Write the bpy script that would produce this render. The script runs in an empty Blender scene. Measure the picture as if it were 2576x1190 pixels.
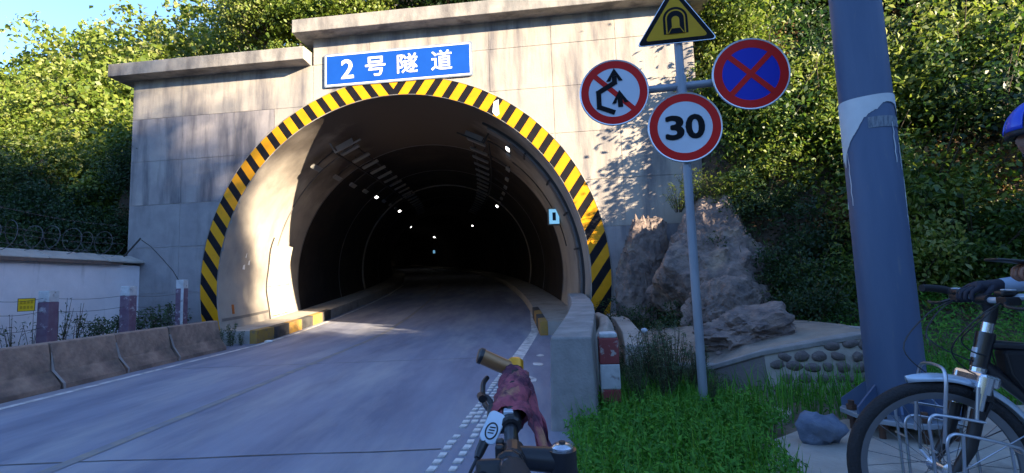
import bpy, bmesh, math, random
import numpy as np
from mathutils import Vector, Matrix, noise

# ------------------------------------------------------------------ camera, world, sun, exposure
SC = bpy.context.scene
COL = SC.collection
R = math.radians
cam_d = bpy.data.cameras.new('camera')
cam = bpy.data.objects.new('camera', cam_d)
COL.objects.link(cam)
cam_d.sensor_width = 36.0
cam_d.lens = 36.0 * 1200.0 / 2576.0
cam_d.clip_start = 0.05
cam_d.clip_end = 3000
cam.matrix_world = Matrix.Translation((0, 0, 1.25)) @ Matrix.Rotation(math.pi / 2 + math.atan(113 / 1200), 4, 'X') @ Matrix.Rotation(-0.036, 4, 'Z')
SC.camera = cam

SUN_EL = R(17.2)
SUN_TO = Vector((0.845, -0.536, 0)).normalized() * math.cos(SUN_EL) + Vector((0, 0, math.sin(SUN_EL)))
wd = bpy.data.worlds.new('World')
SC.world = wd
wd.use_nodes = True
_n = wd.node_tree.nodes
_sky = _n.new('ShaderNodeTexSky')
_sky.sky_type = 'NISHITA'
_sky.sun_disc = False
_sky.sun_elevation = SUN_EL
_sky.sun_rotation = math.atan2(0.845, -0.536)
_sky.air_density = 0.8
_sky.dust_density = 0.0
_sky.altitude = 2500
_sky.ozone_density = 3.0
_bg = _n['Background']
_bg.inputs['Strength'].default_value = 0.15
wd.node_tree.links.new(_sky.outputs[0], _bg.inputs[0])
sun_d = bpy.data.lights.new('sun', 'SUN')
sun_d.energy = 5.0
sun_d.angle = R(0.6)
sun_d.color = (1.0, 0.83, 0.60)
sun = bpy.data.objects.new('sun', sun_d)
COL.objects.link(sun)
sun.rotation_euler = SUN_TO.to_track_quat('Z', 'Y').to_euler()
SC.view_settings.view_transform = 'Standard'
SC.view_settings.look = 'None'
SC.view_settings.exposure = 2.3
SC.view_settings.gamma = 1.0
SC.view_settings.use_curve_mapping = False
SC.cycles.max_bounces = 8
SC.cycles.transparent_max_bounces = 8

# ------------------------------------------------------------------ materials
MATS = {}
# albedo calibration against the chosen exposure
CAL = dict(road_concrete=1.38, barrier_concrete=1.35, grey_concrete=1.35, pad_concrete=1.3, pole_paint=1.05, galvanised_steel=1.3, sign_face_white=1.3, triangle_yellow=1.15, nostop_blue=1.2, rock=1.3, boulder_rock=1.35,
           platform_earth=1.25, dark_concrete=1.3, blue_stone=1.3, post_paint_maroon=1.35, post_paint_white=1.25, post_paint_red=1.3, portal_grey_lift=1.3, portal_streaked_lift=1.15, marking_yellow=1.35, marking_white=1.3, dirt=1.2,
           cloth_mauve=1.25, amber_anodised=1.6, bronze_anodised=1.7, jacket=1.3, helmet_blue=1.4, leaf_fresh_green=1.55, leaf_weed=1.3, leaf_dark_green=1.1, poster_paper=1.1)
def mat(name, col, rough=0.8, metal=0.0, var=None, scale=3.0, detail=6.0, lo=0.35, hi=0.65, bump=0.0, bscale=40.0,
        stretch=None, stain=None, sscale=1.0, slo=0.5, shi=0.7, sstretch=None, bdist=0.02, emit=None, estr=0.0, spec=0.5, transl=0.0, island=None, coat=0.0):
    """procedural material: base colour, a second colour mixed in by noise, stains with their own noise, fine bump"""
    if name in MATS: return MATS[name]
    k_ = CAL.get(name, 1.0)
    if k_ != 1.0:
        sc_ = lambda q: tuple(min(.82, c * k_) for c in q) if q else q
        col, var, stain = sc_(col), sc_(var), sc_(stain)
        if island: island = [(a, sc_(c)) for a, c in island]
    m = bpy.data.materials.new(name)
    m.use_nodes = True
    nt = m.node_tree; N = nt.nodes; L = nt.links
    b = N['Principled BSDF']
    b.inputs['Roughness'].default_value = rough
    b.inputs['Metallic'].default_value = metal
    b.inputs['Specular IOR Level'].default_value = spec
    if coat: b.inputs['Coat Weight'].default_value = coat
    tc = N.new('ShaderNodeTexCoord')
    def noise_fac(sc, st, l, h, det=detail):
        mp = N.new('ShaderNodeMapping')
        if st: mp.inputs['Scale'].default_value = st
        L.new(tc.outputs['Object'], mp.inputs[0])
        nz = N.new('ShaderNodeTexNoise'); nz.inputs['Scale'].default_value = sc
        nz.inputs['Detail'].default_value = det; nz.inputs['Roughness'].default_value = 0.62
        L.new(mp.outputs[0], nz.inputs['Vector'])
        r = N.new('ShaderNodeMapRange'); r.inputs['From Min'].default_value = l; r.inputs['From Max'].default_value = h
        L.new(nz.outputs[0], r.inputs['Value'])
        return r.outputs[0]
    def mix(fac, a, bcol):
        x = N.new('ShaderNodeMix'); x.data_type = 'RGBA'
        if fac is None: x.inputs[0].default_value = 0.5
        else: L.new(fac, x.inputs[0])
        for s, v in ((6, a), (7, bcol)):
            if isinstance(v, tuple): x.inputs[s].default_value = (*v, 1)
            else: L.new(v, x.inputs[s])
        return x.outputs[2]
    c = col
    if island:
        g = N.new('ShaderNodeNewGeometry')
        oi = N.new('ShaderNodeObjectInfo')
        rp = N.new('ShaderNodeValToRGB')
        rp.color_ramp.interpolation = 'LINEAR'
        els = rp.color_ramp.elements
        while len(els) < len(island): els.new(0.5)
        for i, (pos, cc) in enumerate(island):
            els[i].position = pos; els[i].color = (*cc, 1)
        ad = N.new('ShaderNodeMath'); ad.operation = 'MULTIPLY_ADD'
        ad.inputs[1].default_value = 0.72
        m2 = N.new('ShaderNodeMath'); m2.operation = 'MULTIPLY'; m2.inputs[1].default_value = 0.28
        L.new(oi.outputs['Random'], m2.inputs[0])
        L.new(g.outputs['Random Per Island'], ad.inputs[0]); L.new(m2.outputs[0], ad.inputs[2])
        L.new(ad.outputs[0], rp.inputs[0])
        c = rp.outputs[0]
    if var: c = mix(noise_fac(scale, stretch, lo, hi), c, var)
    if stain: c = mix(noise_fac(sscale, sstretch, slo, shi), c, stain)
    if isinstance(c, tuple): b.inputs['Base Color'].default_value = (*c, 1)
    else: L.new(c, b.inputs['Base Color'])
    if bump:
        nz = N.new('ShaderNodeTexNoise'); nz.inputs['Scale'].default_value = bscale; nz.inputs['Detail'].default_value = 5
        L.new(tc.outputs['Object'], nz.inputs['Vector'])
        bp = N.new('ShaderNodeBump'); bp.inputs['Strength'].default_value = bump; bp.inputs['Distance'].default_value = bdist
        L.new(nz.outputs[0], bp.inputs['Height']); L.new(bp.outputs[0], b.inputs['Normal'])
    if emit:
        b.inputs['Emission Color'].default_value = (*emit, 1); b.inputs['Emission Strength'].default_value = estr
    if transl:
        t = N.new('ShaderNodeBsdfTranslucent')
        if isinstance(c, tuple): t.inputs[0].default_value = (*c, 1)
        else: L.new(c, t.inputs[0])
        ms = N.new('ShaderNodeMixShader'); ms.inputs[0].default_value = transl
        L.new(b.outputs[0], ms.inputs[1]); L.new(t.outputs[0], ms.inputs[2])
        L.new(ms.outputs[0], N['Material Output'].inputs[0])
    MATS[name] = m
    return m

M_PORTAL = mat('portal_concrete', (0.46, 0.40, 0.33), 0.9, var=(0.36, 0.33, 0.29), scale=1.6, bump=0.25, bscale=30,
               stain=(0.15, 0.14, 0.145), sscale=1.0, slo=0.45, shi=0.66, sstretch=(2.0, 2.0, 0.30))
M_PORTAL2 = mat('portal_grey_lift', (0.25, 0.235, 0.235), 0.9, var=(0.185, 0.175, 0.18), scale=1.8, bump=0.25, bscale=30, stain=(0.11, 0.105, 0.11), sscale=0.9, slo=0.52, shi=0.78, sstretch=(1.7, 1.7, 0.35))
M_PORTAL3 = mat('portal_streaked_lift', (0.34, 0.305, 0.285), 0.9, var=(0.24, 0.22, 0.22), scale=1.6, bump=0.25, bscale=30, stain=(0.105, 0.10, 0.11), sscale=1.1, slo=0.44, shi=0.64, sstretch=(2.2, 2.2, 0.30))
M_COPING = mat('coping_concrete', (0.40, 0.36, 0.31), 0.9, var=(0.26, 0.25, 0.23), scale=2.2, bump=0.3, stain=(0.14, 0.13, 0.125), sscale=2.2, slo=0.44, shi=0.66, sstretch=(1.0, 1.5, 0.3))
M_LINING = mat('lining_concrete', (0.42, 0.37, 0.32), 0.82, var=(0.32, 0.285, 0.25), scale=0.9, bump=0.12, bscale=18,
               stain=(0.22, 0.20, 0.19), sscale=0.9, slo=0.55, shi=0.8, sstretch=(1, 1.2, 0.5))
M_LINING2 = mat('shade_dark_lining', (0.040, 0.031, 0.026), 0.9, spec=.2, var=(0.024, 0.020, 0.018), scale=0.8, bump=0.12, bscale=18, stain=(0.055, 0.042, 0.034), sscale=0.7, slo=0.5, shi=0.75)  # near-black colour stands in for the shade deep in the tunnel
M_YELLOW = mat('yellow_reflective', (0.74, 0.33, 0.004), 0.5, var=(0.66, 0.28, 0.004), scale=2.5, stain=(0.45, 0.21, 0.02), sscale=5, slo=0.60, shi=0.8, spec=.25)
M_BLACK = mat('black_reflective', (0.006, 0.006, 0.009), 0.6, var=(0.012, 0.011, 0.014), scale=4, spec=.15)
M_BLUE = mat('sign_blue', (0.004, 0.062, 0.33), 0.4, var=(0.005, 0.07, 0.36), scale=2)
M_WHITE = mat('sign_white', (0.80, 0.80, 0.78), 0.45)
M_ROAD = mat('road_concrete', (0.190, 0.200, 0.250), 0.72, var=(0.115, 0.123, 0.168), scale=1.2, stretch=(1.4, 0.28, 1), bump=0.22, bscale=90,
             stain=(0.265, 0.262, 0.275), sscale=0.7, slo=0.48, shi=0.72, sstretch=(1.6, 0.35, 1))
M_LINE = mat('marking_white', (0.55, 0.54, 0.52), 0.8, var=(0.30, 0.29, 0.28), scale=6, lo=0.42, hi=0.62)
M_LINEY = mat('marking_yellow', (0.23, 0.205, 0.165), 0.85, var=(0.150, 0.155, 0.175), scale=3.5, lo=0.36, hi=0.56)
M_BARR = mat('barrier_concrete', (0.27, 0.185, 0.135), 0.92, var=(0.15, 0.10, 0.08), scale=5, bump=0.5, bscale=22, stain=(0.075, 0.060, 0.050), sscale=2.6, slo=0.50, shi=0.74, sstretch=(1, 0.7, 0.9))
M_CONC = mat('grey_concrete', (0.235, 0.225, 0.215), 0.92, var=(0.15, 0.145, 0.14), scale=3, bump=0.35, bscale=45, stain=(0.12, 0.115, 0.11), sscale=2.4, slo=0.52, shi=0.78, sstretch=(1.2, 1.2, 0.35))
M_PALE = mat('pale_concrete', (0.43, 0.39, 0.34), 0.92, var=(0.33, 0.30, 0.265), scale=2.4, bump=0.3, stain=(0.20, 0.19, 0.165), sscale=1.6, slo=0.54, shi=0.75)
M_WALLW = mat('white_wall', (0.80, 0.76, 0.78), 0.9, var=(0.70, 0.66, 0.68), scale=2, bump=0.12, stain=(0.30, 0.27, 0.26), sscale=3.0, slo=0.58, shi=0.85, sstretch=(1, 1.6, 0.18))
M_SOIL = mat('soil', (0.085, 0.060, 0.040), 0.98, var=(0.045, 0.036, 0.025), scale=3, bump=0.8, bscale=12, stain=(0.20, 0.12, 0.06), sscale=2.2, slo=0.55, shi=0.72)
M_DIRT = mat('dirt', (0.15, 0.12, 0.09), 0.98, var=(0.08, 0.075, 0.05), scale=4, bump=0.6, bscale=20)
M_ROCK = mat('rock', (0.20, 0.150, 0.125), 0.93, var=(0.085, 0.070, 0.066), scale=3.6, bump=1.0, bscale=6, bdist=.12, stain=(0.27, 0.20, 0.14), sscale=2.0, slo=0.54, shi=0.74)
M_ROCKB = mat('blue_stone', (0.075, 0.10, 0.155), 0.85, var=(0.13, 0.16, 0.21), scale=6, bump=0.7, bscale=25)
M_BOULD = mat('boulder_rock', (0.20, 0.15, 0.125), 0.93, var=(0.085, 0.07, 0.07), scale=5, stretch=(1, 1, 2.5), bump=1.0, bscale=9, bdist=.06)
M_STONE = mat('masonry_stone', (0.19, 0.155, 0.145), 0.93, var=(0.10, 0.085, 0.085), scale=7, bump=0.6)
M_GALV = mat('galvanised_steel', (0.235, 0.265, 0.30), 0.50, 0.3, var=(0.17, 0.20, 0.24), scale=5, stretch=(1, 1, 0.25))
M_POLE = mat('pole_paint', (0.050, 0.088, 0.165), 0.58, 0.1, var=(0.070, 0.11, 0.19), scale=2.5, stretch=(2.5, 2.5, 0.3), stain=(0.10, 0.13, 0.18), sscale=8, slo=0.62, shi=0.75, sstretch=(3, 3, 0.4))
M_PAPER = mat('poster_paper', (0.60, 0.64, 0.66), 0.8, var=(0.52, 0.56, 0.58), scale=6)
M_RUST = mat('rusty_steel', (0.10, 0.05, 0.03), 0.9, var=(0.05, 0.03, 0.025), scale=12)
M_RED = mat('sign_red', (0.62, 0.010, 0.007), 0.5, var=(0.54, 0.010, 0.007), scale=3, spec=.2)
M_SBLUE = mat('nostop_blue', (0.012, 0.026, 0.36), 0.5, spec=.2)
M_SWHITE = mat('sign_face_white', (0.44, 0.50, 0.56), 0.45, var=(0.40, 0.45, 0.51), scale=3)
M_SYEL = mat('triangle_yellow', (0.52, 0.30, 0.006), 0.5, var=(0.45, 0.25, 0.006), scale=5, spec=.2)
M_SBLACK = mat('sign_black', (0.004, 0.004, 0.006), 0.6, spec=.15)
M_ALU = mat('aluminium_rim', (0.55, 0.57, 0.60), 0.35, 0.8)
M_DARK = mat('dark_metal', (0.035, 0.033, 0.033), 0.6, 0.2)
M_DUCT = mat('duct_metal', (0.20, 0.19, 0.185), 0.55, 0.2, var=(0.15, 0.14, 0.135), scale=3)
M_COVER = mat('cable_cover', (0.62, 0.56, 0.44), 0.6, var=(0.55, 0.50, 0.40), scale=3)
M_LAMPB = mat('lamp_housing', (0.30, 0.29, 0.27), 0.5, 0.2)
M_LAMPOFF = mat('lamp_glass', (0.20, 0.205, 0.205), 0.3)
M_LAMPON = mat('lamp_lit', (0.9, 0.9, 0.9), 0.5, emit=(1.0, 0.97, 0.90), estr=2.0)
M_BOXLIT = mat('lightbox_lit', (0.2, 0.5, 0.7), 0.5, emit=(0.25, 0.62, 0.95), estr=0.16)
M_BOXDK = mat('lightbox_dark', (0.01, 0.03, 0.06), 0.5)
M_POSTR = mat('post_paint_red', (0.23, 0.045, 0.045), 0.85, var=(0.17, 0.04, 0.04), scale=6, stain=(0.34, 0.29, 0.27), sscale=9, slo=0.57, shi=0.63)
M_POSTW = mat('post_paint_white', (0.50, 0.50, 0.50), 0.85, var=(0.36, 0.36, 0.36), scale=7, stain=(0.22, 0.20, 0.20), sscale=10, slo=0.58, shi=0.66)
M_POSTP = mat('post_paint_maroon', (0.115, 0.062, 0.095), 0.88, var=(0.15, 0.10, 0.13), scale=6, stain=(0.34, 0.31, 0.33), sscale=7, slo=0.58, shi=0.68)
M_WIRE = mat('wire', (0.045, 0.040, 0.038), 0.7, 0.3)
M_RZR = mat('razor_wire', (0.085, 0.080, 0.085), 0.6, 0.3)
M_SIGNY = mat('warning_yellow', (0.78, 0.50, 0.0), 0.5)
M_ORANGE = mat('orange_reflector', (0.50, 0.13, 0.02), 0.5)
M_KERBY = mat('kerb_yellow', (0.40, 0.22, 0.035), 0.9, var=(0.30, 0.18, 0.06), scale=5, stain=(0.16, 0.12, 0.09), sscale=6, slo=0.52, shi=0.7)
M_KERBB = mat('kerb_black', (0.035, 0.034, 0.036), 0.9, var=(0.07, 0.066, 0.062), scale=5)

def leafmat(name, ramp, tr=0.45, rough=0.5):
    return mat(name, ramp[0][1], rough, island=ramp, transl=tr, spec=0.6)
M_LEAF1 = leafmat('leaf_yellow_green', [(0.0, (0.060, 0.11, 0.014)), (0.35, (0.13, 0.20, 0.022)), (0.7, (0.21, 0.26, 0.034)), (1.0, (0.36, 0.37, 0.14))])
M_LEAF2 = leafmat('leaf_mid_green', [(0.0, (0.022, 0.060, 0.010)), (0.4, (0.048, 0.11, 0.016)), (0.75, (0.105, 0.18, 0.020)), (1.0, (0.21, 0.25, 0.035))])
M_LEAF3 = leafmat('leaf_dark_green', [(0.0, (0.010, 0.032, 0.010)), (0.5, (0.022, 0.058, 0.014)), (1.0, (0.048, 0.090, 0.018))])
M_LEAF4 = leafmat('leaf_dry_orange', [(0.0, (0.10, 0.045, 0.012)), (0.5, (0.19, 0.095, 0.022)), (1.0, (0.24, 0.16, 0.045))], 0.3, 0.7)
M_LEAFG = leafmat('leaf_fresh_green', [(0.0, (0.018, 0.090, 0.006)), (0.5, (0.042, 0.165, 0.010)), (0.85, (0.070, 0.21, 0.012)), (1.0, (0.14, 0.24, 0.02))], 0.3, 0.65)
M_LEAFW = leafmat('leaf_weed', [(0.0, (0.020, 0.040, 0.014)), (0.5, (0.035, 0.070, 0.020)), (1.0, (0.065, 0.095, 0.035))], 0.3, 0.65)
M_LITTER = leafmat('leaf_litter', [(0.0, (0.07, 0.035, 0.015)), (0.5, (0.17, 0.09, 0.035)), (1.0, (0.34, 0.24, 0.13))], 0.1, 0.8)
M_BARK = mat('bark', (0.085, 0.062, 0.045), 0.95, var=(0.045, 0.035, 0.028), scale=6, stretch=(1, 1, 0.2), bump=0.8, bscale=20)
M_BARKO = mat('bark_orange', (0.16, 0.075, 0.030), 0.95, var=(0.07, 0.04, 0.025), scale=6, stretch=(1, 1, 0.2), bump=0.8, bscale=20)
M_TWIG = mat('twig', (0.07, 0.055, 0.035), 0.9)

# ------------------------------------------------------------------ mesh helpers
class MB:
    def __init__(s): s.v = []; s.f = []; s.m = []; s.mi = 0
    def add(s, vs, fs):
        o = len(s.v)
        s.v += [tuple(x) for x in vs]
        for f in fs: s.f.append(tuple(i + o for i in f)); s.m.append(s.mi)
        return s
    def box(s, c, d, rz=0.0, M=None):
        hx, hy, hz = d[0] / 2, d[1] / 2, d[2] / 2
        vs = [Vector((x, y, z)) for z in (-hz, hz) for y in (-hy, hy) for x in (-hx, hx)]
        T = Matrix.Translation(c) @ (M.to_4x4() if M else Matrix.Rotation(rz, 4, 'Z'))
        return s.add([T @ v for v in vs], [(0, 2, 3, 1), (4, 5, 7, 6), (0, 1, 5, 4), (2, 6, 7, 3), (0, 4, 6, 2), (1, 3, 7, 5)])
    def tube(s, pts, r, n=8, caps=True, closed=False):
        pts = [Vector(p) for p in pts]
        k = len(pts)
        rs = r if isinstance(r, (list, tuple)) else [r] * k
        rings = []
        up = None
        for i, p in enumerate(pts):
            if closed: t = pts[(i + 1) % k] - pts[i - 1]
            else: t = pts[min(i + 1, k - 1)] - pts[max(i - 1, 0)]
            if t.length < 1e-9: t = Vector((0, 0, 1))
            t.normalize()
            if up is None: up = t.orthogonal().normalized()
            up = (up - t * up.dot(t))
            if up.length < 1e-6: up = t.orthogonal()
            up.normalize()
            w = t.cross(up)
            rings.append([p + (up * math.cos(2 * math.pi * j / n) + w * math.sin(2 * math.pi * j / n)) * rs[i] for j in range(n)])
        vs = [v for rg in rings for v in rg]
        fs = []
        for i in range(k if closed else k - 1):
            a = i * n; b = ((i + 1) % k) * n
            for j in range(n): fs.append((a + j, a + (j + 1) % n, b + (j + 1) % n, b + j))
        if caps and not closed:
            fs.append(tuple(reversed(range(n)))); fs.append(tuple(range((k - 1) * n, k * n)))
        return s.add(vs, fs)
    def prism(s, poly, t0, t1, O=(0, 0, 0), U=(1, 0, 0), V=(0, 0, 1)):
        """closed 2D polygon in the U,V plane extruded along W = U x V from t0 to t1"""
        O = Vector(O); U = Vector(U).normalized(); V = Vector(V).normalized(); W = U.cross(V)
        n = len(poly)
        vs = [O + U * a + V * b + W * t for t in (t0, t1) for a, b in poly]
        fs = [tuple(reversed(range(n))), tuple(range(n, 2 * n))] + [(i, (i + 1) % n, n + (i + 1) % n, n + i) for i in range(n)]
        return s.add(vs, fs)
    def strip(s, A, B):
        """quads between two polylines"""
        n = len(A)
        return s.add(list(A) + list(B), [(i, i + 1, n + i + 1, n + i) for i in range(n - 1)])
    def sweep(s, path, prof, up=(0, 0, 1), caps=True):
        """closed profile (lateral, vertical) along a polyline; lateral = to the right of travel; path items may carry a vertical scale"""
        k = len(path); n = len(prof); vs = []
        P = [Vector(p[:3]) for p in path]
        for i in range(k):
            t = P[min(i + 1, k - 1)] - P[max(i - 1, 0)]; t.z = 0; t.normalize()
            rt = Vector((t.y, -t.x, 0))
            zs = path[i][3] if len(path[i]) > 3 else 1.0
            vs += [P[i] + rt * a + Vector((0, 0, b * zs)) for a, b in prof]
        fs = []
        for i in range(k - 1):
            for j in range(n): fs.append((i * n + j, i * n + (j + 1) % n, (i + 1) * n + (j + 1) % n, (i + 1) * n + j))
        if caps: fs += [tuple(reversed(range(n))), tuple(range((k - 1) * n, k * n))]
        return s.add(vs, fs)
    def lathe(s, prof, c=(0, 0, 0), n=16, M=None):
        vs = []; k = len(prof)
        T = Matrix.Translation(c) @ (M.to_4x4() if M else Matrix.Identity(4))
        for r, z in prof:
            vs += [T @ Vector((r * math.cos(2 * math.pi * j / n), r * math.sin(2 * math.pi * j / n), z)) for j in range(n)]
        fs = [(i * n + j, i * n + (j + 1) % n, (i + 1) * n + (j + 1) % n, (i + 1) * n + j) for i in range(k - 1) for j in range(n)]
        fs += [tuple(reversed(range(n))), tuple(range((k - 1) * n, k * n))]
        return s.add(vs, fs)
    def mesh(s, name, mats, smooth=False):
        me = bpy.data.meshes.new(name)
        me.from_pydata(s.v, [], s.f)
        for x in (mats if isinstance(mats, (list, tuple)) else [mats]): me.materials.append(x)
        if any(s.m): me.polygons.foreach_set('material_index', s.m)
        if smooth:
            me.polygons.foreach_set('use_smooth', [True] * len(s.f))
        bm = bmesh.new(); bm.from_mesh(me)
        bmesh.ops.recalc_face_normals(bm, faces=bm.faces); bm.to_mesh(me); bm.free()
        if smooth and len(s.f) < 60000:
            me.set_sharp_from_angle(angle=R(38))
        return me
    def build(s, name, mats, parent=None, smooth=False, bevel=0.0):
        o = obj(name, s.mesh(name, mats, smooth), parent)
        if bevel:
            b = o.modifiers.new('bevel', 'BEVEL'); b.width = bevel; b.segments = 2; b.limit_method = 'ANGLE'; b.angle_limit = R(35)
        return o

def obj(name, me, parent=None):
    o = bpy.data.objects.new(name, me)
    COL.objects.link(o)
    if parent is not None: o.parent = parent
    return o
def tag(o, label, cat, group=None):
    o['label'] = label; o['category'] = cat
    if group: o['group'] = group
    return o
def thing(name, label, cat, loc=(0, 0, 0), rz=0.0, group=None):
    o = bpy.data.objects.new(name, None)
    o.empty_display_size = 0.1
    COL.objects.link(o); o.location = loc; o.rotation_euler = (0, 0, rz)
    return tag(o, label, cat, group)
def struct(o): o['kind'] = 'structure'; return o
def stuff(o): o['kind'] = 'stuff'; return o
def kids(o): return [c for c in bpy.data.objects if c.parent == o]
def dup(o, loc=None, rz=None, sc=None, label=None, group=None, parent=None):
    c = o.copy(); COL.objects.link(c)
    if parent is not None: c.parent = parent
    for ch in kids(o): dup(ch, parent=c)
    if loc is not None: c.location = loc
    if rz is not None: c.rotation_euler = (0, 0, rz)
    if sc is not None: c.scale = sc if isinstance(sc, (tuple, list)) else (sc, sc, sc)
    if label: c['label'] = label
    if group: c['group'] = group
    return c
def text_mesh(body, size, bold=0.0, extrude=0.004):
    cu = bpy.data.curves.new('t', 'FONT'); cu.body = body; cu.size = size; cu.align_x = 'CENTER'; cu.align_y = 'CENTER'
    cu.extrude = extrude; cu.offset = bold; cu.resolution_u = 4
    o = bpy.data.objects.new('t', cu); COL.objects.link(o)
    bpy.context.view_layer.update()
    me = bpy.data.meshes.new_from_object(o.evaluated_get(bpy.context.evaluated_depsgraph_get()))
    bpy.data.objects.remove(o); bpy.data.curves.remove(cu)
    v = np.array([x.co[:] for x in me.vertices])
    if len(v):
        mid = (v.min(0) + v.max(0)) / 2
        for x in me.vertices: x.co = Vector(x.co) - Vector((mid[0], mid[1], 0))
    return me, (v.max(0) - v.min(0) if len(v) else None)
def bold_text(body, size, d):
    """heavier strokes: the same glyph laid a few times with small shifts, joined into one mesh"""
    me, dim = text_mesh(body, size, 0.0, .002)
    v = [Vector(x.co) for x in me.vertices]; f = [tuple(q.vertices) for q in me.polygons]
    V, F = [], []
    for k, (dx, dy) in enumerate(((0, 0), (d, 0), (-d, 0), (0, d), (0, -d), (d * .7, d * .7), (-d * .7, d * .7), (d * .7, -d * .7), (-d * .7, -d * .7))):
        o = len(V); V += [q + Vector((dx, dy, .00025 * k)) for q in v]; F += [tuple(i + o for i in q) for q in f]
    m2 = bpy.data.meshes.new('glyph'); m2.from_pydata(V, [], F)
    return m2, (dim[0] + 2 * d, dim[1] + 2 * d)
def circ(r, n=40, a0=0.0, a1=2 * math.pi, c=(0, 0)):
    full = abs(a1 - a0 - 2 * math.pi) < 1e-6
    k = n if full else n + 1
    return [(c[0] + r * math.cos(a0 + (a1 - a0) * i / n), c[1] + r * math.sin(a0 + (a1 - a0) * i / n)) for i in range(k)]
def sm(a, b, x):
    t = min(1, max(0, (x - a) / (b - a))); return t * t * (3 - 2 * t)

# ------------------------------------------------------------------ tunnel frame
YAW = R(-6.3)
PT = Matrix.Translation((0, 11, 0)) @ Matrix.Rotation(YAW, 4, 'Z')      # portal frame: x along the face, y into the hill
PI_ = PT.inverted()
UC, ZC, RI, RO = -2.79, 1.34, 4.56, 5.00
def uv(x, y):
    p = PI_ @ Vector((x, y, 0)); return p.x, p.y
def rz(y):                       # road height: level outside, climbing inside the tunnel
    t = max(0.0, y - 11.3); return 0.062 * t * t / (t + 2.0)
C0 = PT @ Vector((UC, 0, 0))
def axis(v):
    y = C0.y + v
    return Vector((C0.x - 0.0035 * v * v, y, ZC + rz(y)))
def lat(v):
    t = Vector((-0.007 * v, 1, 0)).normalized()
    r = Vector((t.y, -t.x, 0))
    r0 = Vector((math.cos(YAW), math.sin(YAW), 0))
    k = sm(0, 9, v)
    return (r0 * (1 - k) + r * k).normalized()
def inside(v, off, z):           # point in the tunnel: v metres in, off to the right of the axis, z above the road
    a = axis(v); p = a + lat(v) * off; return Vector((p.x, p.y, rz(C0.y + v) + z))
def ring(v, ang, r): 
    return axis(v) + lat(v) * (r * math.cos(ang)) + Vector((0, 0, r * math.sin(ang)))

# ------------------------------------------------------------------ ground, hillsides, road
def S(x, y): return 0.536 * x + 0.845 * y
def Wd(x, y): return 0.845 * x - 0.536 * y
def hill(x, y):
    u, v = uv(x, y)
    s = S(x, y); w = Wd(x, y)
    hb = 6.45 + 0.72 * max(0, v - 0.6) + 0.10 * max(0, v - 6)
    hl = max(0, (-10.4 - u)) * 0.42 + max(0, v + 2) * 0.40 * sm(-10.0, -12.0, u)
    hl = min(hl, 6.5 + 0.15 * max(0, v - 10))
    hr = 0.16 * max(0, s - 6.6) + 0.30 * max(0, s - 8.7) + 0.75 * max(0, s - 10.6)
    hr *= sm(2.2, 4.0, x)
    hs = min(11.5, max(0, w - 7) * 0.43) * (1 - sm(4.5, 9.0, s)) * sm(5, 9, x)
    if v > 0.55:
        if u < -9.8: h = hb + (hl - hb) * sm(-9.8, -12.2, u)
        elif u > 4.3: h = 0
        else: h = hb
    else:
        h = hl if u < 0 else max(hr, hs)
    if u > 4.3 and v > -2.2:
        hk = hb + (max(hr, 0.5 * hb) - hb) * sm(4.3, 9.0, u)
        h = max(hr, hs) + (hk - max(hr, hs)) * sm(-2.2, 2.0, v)
    n = noise.noise(Vector((x * 0.35, y * 0.35, 2.0))) * 0.5 + noise.noise(Vector((x * 1.1, y * 1.1, 7.0))) * 0.16
    return h + n * sm(0.1, 1.5, h)

g = MB()
G = 260
xs = [-G, -60, -30, -12, -6, 0, 6, 12, 30, 60, G]; ys = [-G, -60, -30, -12, 0, 6, 12, 30, 60, 120, G]
for j in range(len(ys)):
    for i in range(len(xs)): g.v.append((xs[i], ys[j], -0.02))
for j in range(len(ys) - 1):
    for i in range(len(xs) - 1):
        a = j * len(xs) + i; g.f.append((a, a + 1, a + 1 + len(xs), a + len(xs))); g.m.append(0)
struct(g.build('ground', M_DIRT))

def grid_mesh(name, x0, x1, y0, y1, st, keep, m):
    nx = int((x1 - x0) / st) + 1; ny = int((y1 - y0) / st) + 1
    idx = {}; b = MB()
    def vid(i, j):
        if (i, j) not in idx:
            x = x0 + i * st; y = y0 + j * st
            if name == 'hill_above_tunnel':
                q = PI_ @ Vector((x, y, 0))
                if q.y < 0.62: q.y = 0.62; q = PT @ q; x, y = q.x, q.y
            h = hill(x, y)
            idx[(i, j)] = len(b.v); b.v.append((x, y, h if h > 0.02 else -0.10))
        return idx[(i, j)]
    for j in range(ny - 1):
        for i in range(nx - 1):
            x = x0 + (i + .5) * st; y = y0 + (j + .5) * st
            if keep(x, y):
                b.f.append((vid(i, j), vid(i + 1, j), vid(i + 1, j + 1), vid(i, j + 1))); b.m.append(0)
    return struct(b.build(name, m, smooth=True))
def k_left(x, y):
    u, v = uv(x, y); return u < -10.0 
def k_back(x, y):
    u, v = uv(x, y); return u >= -10.0 and v > 0.62 
def k_right(x, y):
    u, v = uv(x, y)
    return v <= (0.62 if u < 4.6 else 1.9) and x > 2.2 and (hill(x, y) > 0.03)
grid_mesh('left_hillside', -46, -8, 3, 50, 0.5, k_left, M_SOIL)
grid_mesh('hill_above_tunnel', -12, 30, 8, 50, 0.5, k_back, M_SOIL)
grid_mesh('right_hillside', 2, 52, -46, 14, 0.5, k_right, M_SOIL)

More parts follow.
